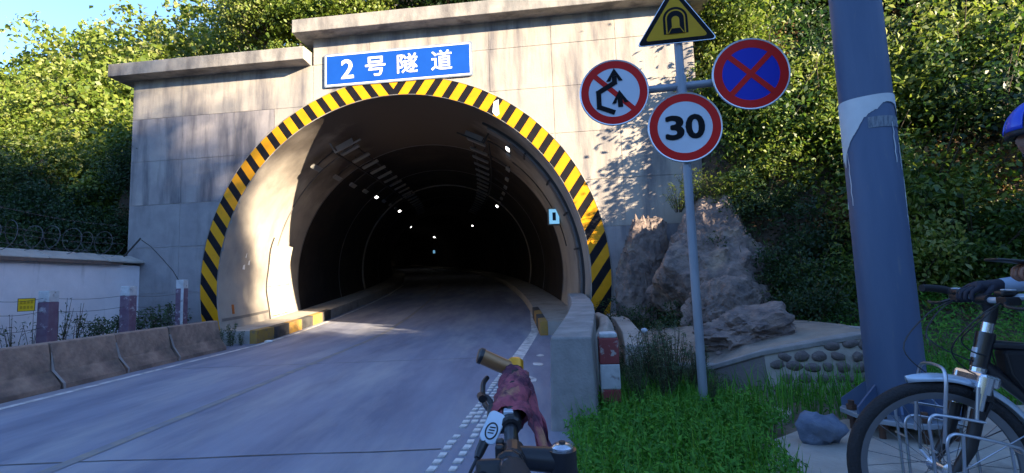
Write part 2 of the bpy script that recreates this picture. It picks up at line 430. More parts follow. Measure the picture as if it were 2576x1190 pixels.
# unseen green hill added behind the camera to keep low sky light out of the tunnel
b = MB(); na, nr = 60, 14
for i in range(na + 1):
    a = R(-205 + 152 * i / na)                       # azimuth
    for j in range(nr + 1):
        d = 26 + 9 * j + 2.5 * noise.noise(Vector((i * .3, j * .3, 5)))
        e = sm(-205, -190, -205 + 152 * i / na) * (1 - sm(-72, -56, -205 + 152 * i / na))
        b.v.append((d * math.cos(a), d * math.sin(a) + 2, -.3 + e * 40 * sm(0, nr, j) + e * 4 * noise.noise(Vector((i * .5, j * .7, 1)))))
for i in range(na):
    for j in range(nr):
        q = i * (nr + 1) + j; b.f.append((q, q + 1, q + nr + 2, q + nr + 1)); b.m.append(0)
M_BLOCKHILL = mat('block_hill_green', (0.030, 0.050, 0.018), 0.95, var=(0.060, 0.085, 0.028), scale=0.5, bump=1.0, bscale=1.5)
struct(b.build('sky_block_hill', M_BLOCKHILL, smooth=True))

YR = [-45, -20, -8, 0, 3, 5, 7, 9, 10.5, 11.3, 12, 13, 14, 15.5, 17.5, 20, 24, 30, 38, 48, 60, 75, 92, 110, 128]
def road_pt(y, off, z=0.0):
    if y <= 11.3: return Vector((C0.x + off, y, z))
    v = y - C0.y; a = axis(max(v, 0)); p = a + lat(max(v, 0)) * off
    k = sm(11.3, 14, y)
    return Vector((C0.x + off, y, rz(y) + z)).lerp(Vector((p.x, p.y, rz(p.y) + z)), k)
b = MB()
cols = [-3.9, -2, 0, 2, 3.9]
for y in YR:
    for c in cols: b.v.append(tuple(road_pt(y, c, 0.0)))
for j in range(len(YR) - 1):
    for i in range(len(cols) - 1):
        a = j * len(cols) + i; b.f.append((a, a + 1, a + 1 + len(cols), a + len(cols))); b.m.append(0)
road = struct(b.build('road', M_ROAD))
def stripe(name, fn, ys, w, m):
    b = MB(); b.strip([fn(y) + Vector((-w / 2, 0, 0.004)) for y in ys], [fn(y) + Vector((w / 2, 0, 0.004)) for y in ys])
    return b.build(name, m, road)
stripe('left_edge_line', lambda y: road_pt(y, -5.95 - C0.x), [-30, 0, 4, 8, 11.3, 13, 16, 20, 26, 34], 0.11, M_LINE)
stripe('centre_line', lambda y: road_pt(y, -3.42 - C0.x), [-30, 0, 4, 8, 11.3, 13, 16, 20, 26, 34, 44, 60], 0.12, M_LINEY)
def rline(y): return Vector((-0.92 + 0.118 * y if y < 12 else 0.496 + 0.03 * (y - 12), y, rz(y)))
stripe('right_edge_line', rline, [7.2, 9, 11, 12, 13, 15, 18, 22], 0.20, M_LINE)
blk = MB(); blk.box((0, 0, 0.005), (0.056, 0.092, 0.012))
blk_me = blk.mesh('marking_block', M_LINE)
rnd = random.Random(5)
y = 1.6
while y < 7.2:
    for c in (-0.075, 0, 0.075):
        if rnd.random() < (0.93 if y > 3.2 else 0.85):
            if c == 0 and y < 4.6 and rnd.random() < 0.55: continue
            o = obj('marking_block', blk_me, road); p = rline(y)
            o.location = (p.x + c + rnd.uniform(-.006, .006), y + rnd.uniform(-.01, .01), 0.0)
            o.rotation_euler = (0, 0, -0.12 + rnd.uniform(-.08, .08)); o.scale = (rnd.uniform(.8, 1.1), rnd.uniform(.8, 1.12), 1)
    y += 0.135
for (x, yy, w, l, r0) in [(0.06, 5.35, .17, .55, -.1), (0.17, 6.2, .15, .42, .1), (0.32, 7.3, .17, .30, .2), (0.40, 8.1, .13, .25, 0)]:   # worn paint patches by the parapet
    rr = random.Random(int(x * 1000)); b = MB()
    pol = [(w / 2 * math.cos(a) * rr.uniform(.75, 1.1), l / 2 * math.sin(a) * rr.uniform(.75, 1.1)) for a in [i * math.pi / 7 for i in range(14)]]
    b.prism(pol, 0.004, 0.008, O=(x, yy, 0), U=(math.cos(r0), math.sin(r0), 0), V=(-math.sin(r0), math.cos(r0), 0))
    b.build('paint_patch', M_LINE, road)
M_JOINT = mat('joint_tar', (0.055, 0.054, 0.056), 0.8, var=(0.13, 0.128, 0.126), scale=5, lo=0.4, hi=0.6)
for yy in (-0.6, 3.75, 8.1):       # slab joints across the road
    b = MB(); b.strip([(-6.6 + i * 0.5, yy + .012 * math.sin(i * 2.1), .003) for i in range(13)], [(-6.6 + i * 0.5, yy + .018 + .012 * math.sin(i * 2.1 + .5), .003) for i in range(13)])
    b.build('slab_joint', M_JOINT, road)
# verge sheets
def sheet(name, poly, z, m):
    b = MB(); b.add([(x, y, z) for x, y in poly], [tuple(range(len(poly)))]); return struct(b.build(name, m))

# ------------------------------------------------------------------ tunnel portal
T = thing('tunnel_portal', 'weathered concrete tunnel portal with a round arch edged in yellow and black stripes', 'tunnel')
T.matrix_world = PT
def half(u):
    d = RI * RI - (u - UC) ** 2
    return math.sqrt(d) if d > 0 else 0.0
def wall_top(u): return 6.84 if u < -4.87 else 7.53
def intervals(u, z0, z1):
    h = half(u)
    if h <= 0: return [(z0, z1)]
    out = []
    if min(z1, ZC - h) > z0: out.append((z0, min(z1, ZC - h)))
    if z1 > max(z0, ZC + h): out.append((max(z0, ZC + h), z1))
    return out
def strips_face(b, u0, u1, z0, z1, yf, step=0.05):
    n = max(1, int(round((u1 - u0) / step)))
    for i in range(n):
        a = u0 + (u1 - u0) * i / n; c = u0 + (u1 - u0) * (i + 1) / n
        A = intervals(a, z0, z1); Cc = intervals(c, z0, z1)
        if len(A) != len(Cc):
            if len(A) < len(Cc): A = A + [( (A[-1][1] if A else z0),) * 2] if False else Cc
            else: Cc = A
        for (p, q), (r, t) in zip(A, Cc):
            if q - p > 1e-4 or t - r > 1e-4:
                b.add([(a, yf, p), (c, yf, r), (c, yf, t), (a, yf, q)], [(0, 1, 2, 3)])
# backing wall (solid, behind the formwork faces)
b = MB()
for (u0, u1) in ((-9.85, -4.87), (-4.87, 4.35)):
    strips_face(b, u0, u1, -0.3, wall_top((u0 + u1) / 2), 0.012)
b.box((-9.845, 0.36, 3.26), (0.012, 0.68, 7.12)); b.box((4.345, 0.36, 3.6), (0.012, 0.68, 7.8))
b.box((-7.36, 0.36, 6.79), (4.96, 0.68, 0.08)); b.box((-0.26, 0.36, 7.49), (9.2, 0.68, 0.06)); b.box((-4.864, 0.36, 7.1), (0.012, 0.68, 0.84))
wall = b.build('wall', M_PORTAL, T)
rows = [-0.3, 1.27, 2.42, 3.52, 4.66, 5.79, 6.84, 7.53]
colu = [-9.85, -8.42, -6.95, -5.9, -4.87, -3.4, -1.9, -0.4, 1.1, 2.6, 4.35]
rnd = random.Random(3)
for ri in range(len(rows) - 1):
    for ci in range(len(colu) - 1):
        u0, u1, z0, z1 = colu[ci] + .005, colu[ci + 1] - .005, rows[ri] + .005, rows[ri + 1] - .005
        if z1 > wall_top((u0 + u1) / 2): continue
        b = MB()
        off = rnd.uniform(-.003, .003)
        touch = any(half(u0 + (u1 - u0) * k / 20) > 0 and z0 < ZC + half(u0 + (u1 - u0) * k / 20) and z1 > ZC - half(u0 + (u1 - u0) * k / 20) for k in range(21))
        if touch: strips_face(b, u0, u1, z0, z1, off)
        else: b.box(((u0 + u1) / 2, off + .005, (z0 + z1) / 2), (u1 - u0, .010, z1 - z0))
        um = (u0 + u1) / 2
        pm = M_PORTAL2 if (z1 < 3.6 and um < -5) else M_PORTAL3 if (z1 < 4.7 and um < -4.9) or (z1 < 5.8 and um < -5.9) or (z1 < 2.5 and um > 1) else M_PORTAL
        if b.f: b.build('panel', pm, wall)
# copings: thick slabs overhanging the face
def coping(u0, u1, z0, th, name='coping'):
    b = MB()
    b.prism([(-0.36, 0), (-0.36, th), (0.8, th + .06), (0.8, 0), (0.02, -0.015), (-0.02, -.012)], 0, u1 - u0, O=(u0, 0, z0), U=(0, 1, 0), V=(0, 0, 1))
    return b.build(name, M_COPING, T, bevel=0.015)
coping(-10.25, -4.93, 6.85, 0.33)
coping(-5.24, 4.75, 7.54, 0.34)
# striped reflective band: planar diagonal bars, mirrored about the crown
def line_ring(c, sgn):
    """bar edge line: points p = c*n + t*d in ring coords, from outer to inner radius, on one side of the crown"""
    th = R(55)
    d = (sgn * math.cos(th), -math.sin(th)); n = (sgn * math.sin(th), math.cos(th))
    def isect(rad):
        q = rad * rad - c * c
        if q < 0: return None
        t = -math.sqrt(q); return t
    to, ti = isect(RO), isect(RI)
    if to is None: return None
    if ti is None: ti = 0.0
    def P(t): return (c * n[0] + t * d[0], c * n[1] + t * d[1])
    # clip to own side of the crown (sgn=+1 : left half, x<=0)
    def xs(t): return P(t)[0] * sgn
    if xs(to) >= 0: return None
    if xs(ti) > 0:
        ti = -c * n[0] / d[0]
    a, e = P(to), P(ti)
    if a[1] < -ZC - .3: return None
    if e[1] < -ZC: 
        pass
    return a, e
period = 0.385
c = -4.9; k = 0
rnd = random.Random(8)
for sgn in (1, -1):
    c = -5.0; k = 0
    while c < 5.0:
        w = 0.205 if k % 2 == 0 else 0.18
        pts = [line_ring(c + w * q / 6, sgn) for q in range(7)]
        pts = [p for p in pts if p]
        if len(pts) >= 2:
            b = MB()
            y0, y1 = -0.018 - (0.004 if k % 2 == 0 else 0.0) - rnd.uniform(0, .002), -0.002
            n = len(pts)
            A = [(UC + p[0][0], ZC + p[0][1]) for p in pts]; E = [(UC + p[1][0], ZC + p[1][1]) for p in pts]
            poly = A + E[::-1]
            vs = [(x, y0, z) for x, z in poly] + [(x, y1, z) for x, z in poly]
            N2 = len(poly)
            fs = [(i, i + 1, N2 - 2 - i, N2 - 1 - i) for i in range(n - 1)]
            fs += [(i, (i + 1) % N2, N2 + (i + 1) % N2, N2 + i) for i in range(N2)]
            b.add(vs, fs)
            b.build('stripe_panel', M_YELLOW if k % 2 == 0 else M_BLACK, T)
        c += w; k += 1
# pale edge rims of the band
for rad, nm in ((RO + .015, 'outer_rim'), (RI + .004, 'inner_rim')):
    b = MB()
    pts = [(UC + rad * math.cos(a), -0.006, ZC + rad * math.sin(a)) for a in [R(-16 + 212 * i / 90) for i in range(91)]]
    b.tube(pts, 0.016, 5); b.build(nm, M_COPING, T, smooth=True)
# torn sheeting on the band
b = MB()
a0 = R(57.5); tp = [(RI + .02, -.016), (RI + .10, -.024), (RI + .30, .006), (RI + .40, .018), (RI + .30, .034), (RI + .16, .022), (RI + .06, .012)]
b.prism([(UC + r * math.cos(a0 + d), ZC + r * math.sin(a0 + d)) for r, d in tp], 0.026, 0.031, O=(0, 0, 0), U=(1, 0, 0), V=(0, 0, 1))
b.build('torn_sheet', M_WHITE, T)

# lining tube
def tolocal(o):      # mesh built in world coordinates, parented to the portal
    o.matrix_parent_inverse = PI_
    return o
VS = [0.0, 0.4, 0.9, 1.5, 2.2, 3, 4, 5, 6.5, 8, 10, 12, 15, 18, 22, 26, 31, 37, 44, 52, 62, 74, 88, 104, 122]
NA = 72
def lining_piece(name, vs_, m):
    b = MB()
    for v in vs_:
        for i in range(NA + 1): b.v.append(tuple(ring(v, R(-18 + 216 * i / NA), RI)))
    for j in range(len(vs_) - 1):
        for i in range(NA):
            a = j * (NA + 1) + i; b.f.append((a, a + 1, a + NA + 2, a + NA + 1)); b.m.append(1 if isinstance(m, list) and m[2](vs_[j], -18 + 216 * (i + .5) / NA) else 0)
    o = len(b.v)       # outer shell
    for v in vs_:
        for i in range(NA + 1): b.v.append(tuple(ring(max(v, 0.02), R(-18 + 216 * i / NA), RI + 0.5)))
    for j in range(len(vs_) - 1):
        for i in range(NA):
            a = o + j * (NA + 1) + i; b.f.append((a, a + 1, a + NA + 2, a + NA + 1)); b.m.append(0)
    if vs_[-1] > 100: b.f.append(tuple(range((len(vs_) - 1) * (NA + 1), len(vs_) * (NA + 1)))); b.m.append(0)
    return tolocal(b.build(name, m[:2] if isinstance(m, list) else m, T, smooth=True))
# the open-cut mouth is bare concrete turning darker brown towards its crown, the bored length behind it has the tunnel's shade painted into its colour
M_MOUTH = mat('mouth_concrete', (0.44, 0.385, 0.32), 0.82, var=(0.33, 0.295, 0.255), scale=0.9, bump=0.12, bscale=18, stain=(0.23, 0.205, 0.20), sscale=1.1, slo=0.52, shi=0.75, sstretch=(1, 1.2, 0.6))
def add_crown_tone(m, z0, z1, col):  # mixes in a darker colour with height, broken up by noise
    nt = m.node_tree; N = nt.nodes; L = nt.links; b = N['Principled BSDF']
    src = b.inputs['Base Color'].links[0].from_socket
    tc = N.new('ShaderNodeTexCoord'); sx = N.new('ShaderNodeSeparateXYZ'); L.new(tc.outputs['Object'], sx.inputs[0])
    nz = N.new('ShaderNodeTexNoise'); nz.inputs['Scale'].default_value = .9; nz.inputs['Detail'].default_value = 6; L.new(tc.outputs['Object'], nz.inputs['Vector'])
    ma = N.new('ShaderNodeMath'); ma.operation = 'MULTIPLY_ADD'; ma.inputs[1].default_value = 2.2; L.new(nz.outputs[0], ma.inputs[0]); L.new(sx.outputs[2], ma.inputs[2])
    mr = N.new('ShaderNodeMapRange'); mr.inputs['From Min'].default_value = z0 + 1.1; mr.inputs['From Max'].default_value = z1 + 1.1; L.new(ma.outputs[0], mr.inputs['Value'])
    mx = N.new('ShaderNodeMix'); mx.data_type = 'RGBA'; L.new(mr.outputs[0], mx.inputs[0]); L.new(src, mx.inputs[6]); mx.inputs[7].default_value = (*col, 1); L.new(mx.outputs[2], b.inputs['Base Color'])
add_crown_tone(M_MOUTH, 4.0, 5.4, (0.075, 0.056, 0.044))
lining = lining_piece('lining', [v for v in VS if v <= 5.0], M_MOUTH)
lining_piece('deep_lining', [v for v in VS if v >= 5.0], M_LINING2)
def arc_band(name, v0, v1, a0, a1, th, m, n=48, parent=T):
    b = MB(); vs = []
    for i in range(n + 1):
        a = a0 + (a1 - a0) * i / n
        vs += [ring(v0, a, RI + .02), ring(v0, a, RI - th), ring(v1, a, RI - th), ring(v1, a, RI + .02)]
    fs = [(i * 4 + j, i * 4 + (j + 1) % 4, i * 4 + 4 + (j + 1) % 4, i * 4 + 4 + j) for i in range(n) for j in range(4)]
    fs += [(3, 2, 1, 0), (n * 4, n * 4 + 1, n * 4 + 2, n * 4 + 3)]
    b.add(vs, fs)
    return tolocal(b.build(name, m, parent))
for v in (5.0, 10.0, 14.6, 20, 26, 33):
    arc_band('joint_ring', v, v + (.30 if v == 14.6 else 0.05), R(-17), R(197), 0.012 if v != 14.6 else .03, M_PALE if v == 14.6 else M_DUCT)
arc_band('cable_duct', 1.0, 1.36, R(-14), R(60), 0.10, M_DUCT)
arc_band('cable_duct', 1.42, 1.50, R(-14), R(60), 0.05, M_DARK)
arc_band('cable_strap', 0.92, 0.98, R(-14), R(62), 0.06, M_DARK)
arc_band('cable_conduit', 2.9, 2.94, R(118), R(192), 0.03, M_DUCT)
arc_band('cable_conduit', 3.5, 3.53, R(10), R(50), 0.03, M_DARK)
for ang in (8, 20, 32, 44):
    arc_band('duct_clip', 0.95, 1.55, R(ang), R(ang + .6), 0.115, M_DARK, 3)
# painted line along the foot of the left wall
b = MB()
b.strip([ring(v, R(189.5), RI - .006) for v in (0.1, .6, 1.2, 1.9, 2.5)], [ring(v, R(190.4), RI - .006) for v in (0.1, .6, 1.2, 1.9, 2.5)])
tolocal(b.build('wall_line', M_DUCT, T))
# two tall cable covers on the left wall with straps
for v0 in (2.62, 3.32):
    b = MB(); vs = []; n = 8; na = 14
    for i in range(na + 1):
        a = R(192 - 26.5 * i / na)
        for j in range(n + 1):
            t = math.pi * j / n
            vs.append(ring(v0 + .33 - .31 * math.cos(t), a, RI - .16 * math.sin(t) ** .7 - .004))
    fs = [(i * (n + 1) + j, i * (n + 1) + j + 1, (i + 1) * (n + 1) + j + 1, (i + 1) * (n + 1) + j) for i in range(na) for j in range(n)]
    b.add(vs, fs); b.f.append(tuple(range(na * (n + 1), (na + 1) * (n + 1)))); b.m.append(0)
    cv = tolocal(b.build('cable_cover', M_COVER, T, smooth=True))
    b = MB(); vs = []
    for j in range(n + 1):
        t = math.pi * j / n
        for a in (R(181.2), R(180.6)): vs.append(ring(v0 + .33 - .325 * math.cos(t), a, RI - .175 * math.sin(t) ** .7 - .004))
    b.add(vs, [(2 * j, 2 * j + 1, 2 * j + 3, 2 * j + 2) for j in range(n)])
    st_ = tolocal(b.build('strap', M_LAMPB, T))
b = MB(); b.tube([ring(2.5 + .04 * math.sin(i * .9), R(193 - 2.2 * i), RI - .03) for i in range(15)], 0.018, 6)
tolocal(b.build('loose_cable', M_DARK, T, smooth=True))
for v, a, s1 in ((1.05, 174, .12), (1.3, 172.5, .10), (1.12, 170, .05)):      # paper scraps stuck on the wall
    b = MB(); P = [ring(v, R(a), RI - .008), ring(v + s1, R(a + .2), RI - .008), ring(v + s1 * .9, R(a - 1.6), RI - .008), ring(v + .02, R(a - 1.3), RI - .008)]
    b.add(P + [p + lat(v) * -.01 for p in P], [(0, 1, 2, 3)]); tolocal(b.build('paper_scrap', M_WHITE, T))

# walkways with painted kerb blocks
def walkway(side, v_start, name):
    prof_w = 3.38
    b = MB()
    vv = [v_start, 0.5, 1, 2, 3, 4, 5.5, 7, 9, 12, 16, 20, 26, 33, 42, 52, 64, 80, 100]
    A, Bq = [], []
    for v in vv:
        vq = max(v, 0.0)
        def pp(off, z): 
            q = inside(vq, off, z)
            if v < 0: q = q + Vector((0, v, 0))
            return q
        A.append(pp(side * (prof_w + .012), .305)); Bq.append(pp(side * 4.50, .315))
    b.strip(A, Bq)
    lo = [p - Vector((0, 0, .34)) for p in A]
    b.strip(A, lo)
    b.add([A[0], Bq[0], Bq[0] - Vector((0, 0, .34)), lo[0]], [(0, 1, 2, 3)])
    w = struct(b.build(name, M_PALE)); 
    k = 0; v = v_start - .01
    while v < (4.4 if side < 0 else 3):
        bb = MB(); l = 0.86; vs = []
        for q in (v, v + l - .01):
            vq = max(q, 0)
            for off, z in ((prof_w - .02, -.02), (prof_w - .02, .31), (prof_w + .16, .325), (prof_w + .16, -.02)):
                p = inside(vq, side * off, z)
                if q < 0: p = p + Vector((0, q, 0))
                vs.append(p)
        bb.add(vs, [(3, 2, 1, 0), (4, 5, 6, 7)] + [(j, (j + 1) % 4, 4 + (j + 1) % 4, 4 + j) for j in range(4)])
        bb.build('kerb_block', M_KERBY if k % 2 == 0 else M_KERBB, w, bevel=.012)
        v += l; k += 1
    return w
walkway(-1, -0.25, 'left_walkway')
walkway(1, 0.1, 'right_walkway')

# orange reflector and light boxes, lamps
def on_wall(name, v, ang, wv, hz, th, m, label, cat, group=None):
    t = thing(name, label, cat, ring(v, ang, RI), 0, group)
    n_ = -(lat(v) * math.cos(ang) + Vector((0, 0, math.sin(ang))))
    return t, n_
b = MB(); p = ring(0.62, R(187), RI); rn = (lat(.6) * math.cos(R(187)) + Vector((0, 0, math.sin(R(187)))))
up_ = Vector((0, 0, 1)) - rn * rn.z; up_.normalize(); al = rn.cross(up_)
Mx = Matrix((al, up_, -rn)).transposed()
b.box((0, 0, 0.008), (0.075, 0.24, 0.02), M=None); o = b.build('wall_reflector', M_ORANGE, bevel=.004)
o.matrix_world = Matrix.Translation(p) @ Mx.to_4x4()
tag(o, 'small orange reflector strip low on the tunnel wall just inside the arch', 'reflector')
def light_box(v, zrel, label):
    ang = math.asin((zrel - ZC) / (RI - .06)); p = ring(v, ang, RI - .03)
    t = thing('light_box_sign', label, 'sign'); 
    t.matrix_world = Matrix.Translation(p) @ Matrix.Rotation(R(4), 4, 'Z')
    b = MB(); b.box((-.12, 0, 0), (.36, .16, .50)); b.build('housing', M_DUCT, t, bevel=.01)
    b = MB(); b.box((-.12, -.086, 0), (.30, .012, .44)); f = b.build('face', M_BOXLIT, t)
    b = MB(); b.box((-.12, -.096, 0), (.10, .008, .24)); b.build('symbol', M_BOXDK, t)
    return t
light_box(3.2, 3.0, 'small glowing blue light box sign on the tunnel wall')
light_box(62, 2.6, 'tiny far light box sign deep in the dark tunnel')

def lamp_proto(lit):
    t = thing('tunnel_lamp', 'x', 'lamp')
    b = MB(); b.prism([(-.13, .0), (-.10, .07), (.10, .07), (.13, 0)], -.40, .40, O=(0, 0, 0), U=(1, 0, 0), V=(0, 0, 1)); b.build('housing', M_LAMPB, t)
    b = MB(); b.box((0, 0, -.008), (.22, .74, .014)); b.build('lens', M_LAMPON if lit else M_LAMPOFF, t)
    b = MB(); b.box((0, -.2, .14), (.03, .03, .14)); b.box((0, .2, .14), (.03, .03, .14)); b.build('bracket', M_DARK, t)
    return t
def place_lamp(proto, v, ang, r, turn, lab, grp, first=False, sc=1.0):
    o = proto if first else dup(proto)
    p = ring(v, ang, r)
    nrm = (lat(v) * math.cos(ang) + Vector((0, 0, math.sin(ang)))).normalized()      # up = towards the wall
    fw = Vector((-0.007 * v, 1, .06)).normalized()
    if turn: fw = (lat(v) - nrm * lat(v).dot(nrm)).normalized()
    rt = fw.cross(nrm).normalized(); fw = nrm.cross(rt)
    o.matrix_world = Matrix.Translation(p) @ Matrix((rt, fw, nrm)).transposed().to_4x4() @ Matrix.Scale(sc, 4)
    o['label'] = lab; o['group'] = grp
    return o
lp = lamp_proto(False); ll = lamp_proto(True)
first = True
for side, a_up in ((-1, 116), (1, 64)):
    nm = 'left' if side < 0 else 'right'
    for i in range(20):
        v = 2.2 + 1.15 * i
        lab = 'unlit wide lamp in the upper tunnel lamp row on the %s side' % ('cable cover' if side < 0 else 'light box')
        place_lamp(lp, v, R(a_up), RI - .30, True, lab, 'upper lamps over the %s tunnel lane' % nm, first, 0.72); first = False
firstl = True
litv = {-1: [9.4, 16.4, 33, 60, 88], 1: [1.05, 14.6, 31.8, 56]}
for side, a_lo in ((-1, 130), (1, 50)):
    for i in range(8):
        v = 1.9 + 1.85 * i
        if any(abs(v - q) < .5 for q in litv[side]): continue
        lab = 'unlit lamp on a bracket arm in the lower lamp row by the %s wall' % ('cable cover' if side < 0 else 'light box')
        place_lamp(lp, v, R(a_lo), RI - .26, False, lab, 'lower lamps by the %s wall' % ('left' if side < 0 else 'right'), False, 0.62)
    for q in litv[side]:
        lab = 'glowing white lamp in the lower lamp row on the %s' % ('cable cover side of the tunnel' if side < 0 else 'light box side of the tunnel')
        place_lamp(ll, q, R(a_lo), RI - .26, False, lab, 'lit tunnel lamps', firstl, 0.5 if q < 12 else 0.62 if q < 40 else .9); firstl = False
# lamp rails and arms belong to the tunnel
for side, a_up, a_lo in ((-1, 116, 130), (1, 64, 50)):
    for da in (-2.2, 5.0):
        b = MB(); b.tube([ring(v, R(a_up - side * da), RI - .22) for v in (1.7, 4, 7, 10, 14, 18, 22, 26)], .03, 5); tolocal(b.build('lamp_rail', M_DARK, T))
    for i in range(8):
        v = 1.9 + 1.85 * i
        b = MB(); b.tube([ring(v, R(a_up + (a_lo - a_up) * q), RI - .20 + .03 * math.sin(q * 3)) for q in (0, .25, .5, .75, 1)], .022, 5); tolocal(b.build('lamp_arm', M_DARK, T))
    # sheet metal end plates of the rails; sun and shade put into their left and right colours
    b = MB(); P = [ring(1.6, R(a_up + side * 4), RI - .20), ring(1.6, R(a_up - side * 3), RI - .20), ring(1.6, R(a_up - side * 3), RI - .34), ring(1.6, R(a_up + side * 4), RI - .32)]
    b.add(P + [p + Vector((0, .05, 0)) for p in P], [(0, 1, 2, 3), (7, 6, 5, 4), (0, 4, 5, 1), (1, 5, 6, 2), (2, 6, 7, 3), (3, 7, 4, 0)])
    tolocal(b.build('rail_end_plate', M_LAMPB if side < 0 else M_DUCT, T))
    b = MB(); b.tube([ring(1.62, R(a_up - side * 4), RI - .02), ring(1.62, R(a_up - side * 4), RI - .36)], .03, 4); b.tube([ring(1.62, R(a_up - side * 4), RI - .34), ring(1.62, R(a_up + side * 7), RI - .34)], .028, 4)
    tolocal(b.build('rail_bracket', M_LAMPB if side < 0 else M_DARK, T))

# ------------------------------------------------------------------ tunnel name sign
SG = thing('tunnel_name_sign', 'blue name sign with white Chinese lettering fixed above the tunnel arch', 'sign')
SG.matrix_world = PT
su0, su1, sz0, sz1 = -4.56, -0.80, 6.215, 7.075
w_, h_ = su1 - su0, sz1 - sz0; cu_, cz_ = (su0 + su1) / 2, (sz0 + sz1) / 2
def rrect(w, h, r, n=5):
    P = []
    for sx, sy, a in ((1, 1, 0), (-1, 1, 90), (-1, -1, 180), (1, -1, 270)):
        for i in range(n + 1):
            t = R(a + 90 * i / n); P.append((sx * (w / 2 - r) + r * math.cos(t), sy * (h / 2 - r) + r * math.sin(t)))
    return P
b = MB(); b.prism(rrect(w_, h_, .04), .01, .04, O=(cu_, 0, cz_)); b.build('backing_plate', M_GALV, SG)
b = MB(); b.prism(rrect(w_ - .06, h_ - .06, .05), .04, .043, O=(cu_, 0, cz_)); b.build('white_border', M_WHITE, SG)
for k in range(2):
    ww = (w_ - .13) / 2
    b = MB(); b.prism(rrect(ww - .003, h_ - .13, .03 if False else .004, 2), .043, .046, O=(cu_ + (k - .5) * ww, 0, cz_)); b.build('blue_panel', M_BLUE, SG)
for ch, uu, dz, sx in (('2', -3.955, .0, 1.0), ('号', -3.235, .01, 1), ('隧', -2.42, .015, 1), ('道', -1.56, .02, 1)):
    me, dim = bold_text(ch, 0.62, .012 if ch in '2号' else .008)
    me.materials.append(M_WHITE)
    o = obj('character', me, SG)
    k = 0.50 / dim[1]; kx = (0.33 if ch == '2' else 0.52) / dim[0]
    o.location = (uu, -.048, cz_ + dz - .0); o.rotation_euler = (R(90), 0, 0); o.scale = (kx, k, 1)

# ------------------------------------------------------------------ left side: barriers, white wall, fence
JP = [(.26, 0), (.26, .07), (.13, .25), (.06, .62), (.04, .64), (-.12, .64), (-.14, .62), (-.20, .25), (-.32, .07), (-.32, 0)]
js = [10.5, 9.0, 7.8, 6.7, 5.6, 4.4, 3.1, 1.8, 0.4, -1.0, -2.6]
rnd = random.Random(11)
for i in range(len(js) - 1):
    y1, y0 = js[i] - .012, js[i + 1] + .012
    b = MB(); n = 8; L_ = y1 - y0
    path = [(0, -L_ / 2 + L_ * k / n, 0) for k in range(n + 1)]
    b.sweep(path, [(a + (rnd.uniform(-.008, .008) if 0 < z < .6 else 0), z) for a, z in JP])
    o = b.build('concrete_barrier', M_BARR, bevel=.012); o.location = (-6.52 + rnd.uniform(-.012, .012), (y0 + y1) / 2, -.005)
    o.rotation_euler = (0, 0, rnd.uniform(-.006, .006))
    if i == 0: tag(o, 'stained concrete road barrier section with a free end beside the tunnel arch', 'barrier', 'concrete barrier sections along the road')
    else: tag(o, '%s stained concrete barrier section from the free end beside the tunnel arch' % ('first second third fourth fifth sixth seventh eighth ninth tenth'.split()[i]), 'barrier', 'concrete barrier sections along the road')
# pale mortar seams between sections are the gaps; a smear of cement on each joint
for k, yj in enumerate(js[1:5]):
    b = MB(); P = [(.275, .0), (.275, .08), (.145, .26), (.095, .50)]
    for q in range(3):
        pass
    b.strip([(-6.52 + a + .004, yj - .018 + .03 * math.sin(z * 9 + k), z) for a, z in P], [(-6.52 + a + .004, yj + .018 + .03 * math.sin(z * 7 + k), z) for a, z in P])
    par = [o for o in bpy.data.objects if o.name.startswith('concrete_barrier')][k]
    o = b.build('cement_seam', M_CONC, par); o.matrix_parent_inverse = Matrix.Translation(par.location).inverted()

WL = thing('boundary_wall', 'whitewashed boundary wall with sloping cap under coiled razor wire', 'wall', (-9.55, 4.5, 0))
b = MB(); b.box((0, 0.0, .98), (.24, 15.2, 2.0)); b.build('wall_body', M_WALLW, WL)
M_BRICKC = mat('cap_brick', (0.20, 0.125, 0.095), 0.9, var=(0.13, 0.10, 0.085), scale=5, stretch=(1, 2, 1))
b = MB(); b.box((.02, -.35, 2.01), (.40, 14.5, .065)); b.build('brick_course', M_BRICKC, WL)
y = -7.5; k = 0
while y < 6.5:
    l = 1.4; b = MB(); z = 2.044 + .004 * (k % 2)
    b.prism([(-.19, 0), (.21, 0), (.20, .03), (-.10, .19), (-.19, .19)], 0, l - .01, O=(0, y + l, z), U=(1, 0, 0), V=(0, 0, 1))
    b.build('cap_slab', M_COPING if False else M_PALE, WL, bevel=.012); y += l; k += 1
b = MB(); b.prism([(-.24, 0), (.26, 0), (.25, .05), (-.10, .20), (-.24, .20)], 0, 1.05, O=(0, 7.56, 2.03), U=(1, 0, 0), V=(0, 0, 1)); b.build('end_cap', M_PALE, WL, bevel=.02)
RW = thing('razor_wire', 'dark coils of razor wire strung above the white boundary wall', 'wire', (-9.6, 4.5, 2.2))
b = MB(); pts = []
for i in range(34 * 20):
    a = 2 * math.pi * i / 20; t = i / 20
    pts.append((.27 * math.cos(a) * (1 + .1 * math.sin(t * 1.7)), -7 + t * .41 + .05 * math.sin(t * 3.1), .27 + .27 * math.sin(a) * (1 + .12 * math.sin(t * 2.3))))
b.tube(pts, .0065, 4); b.build('coil', M_RZR, RW)
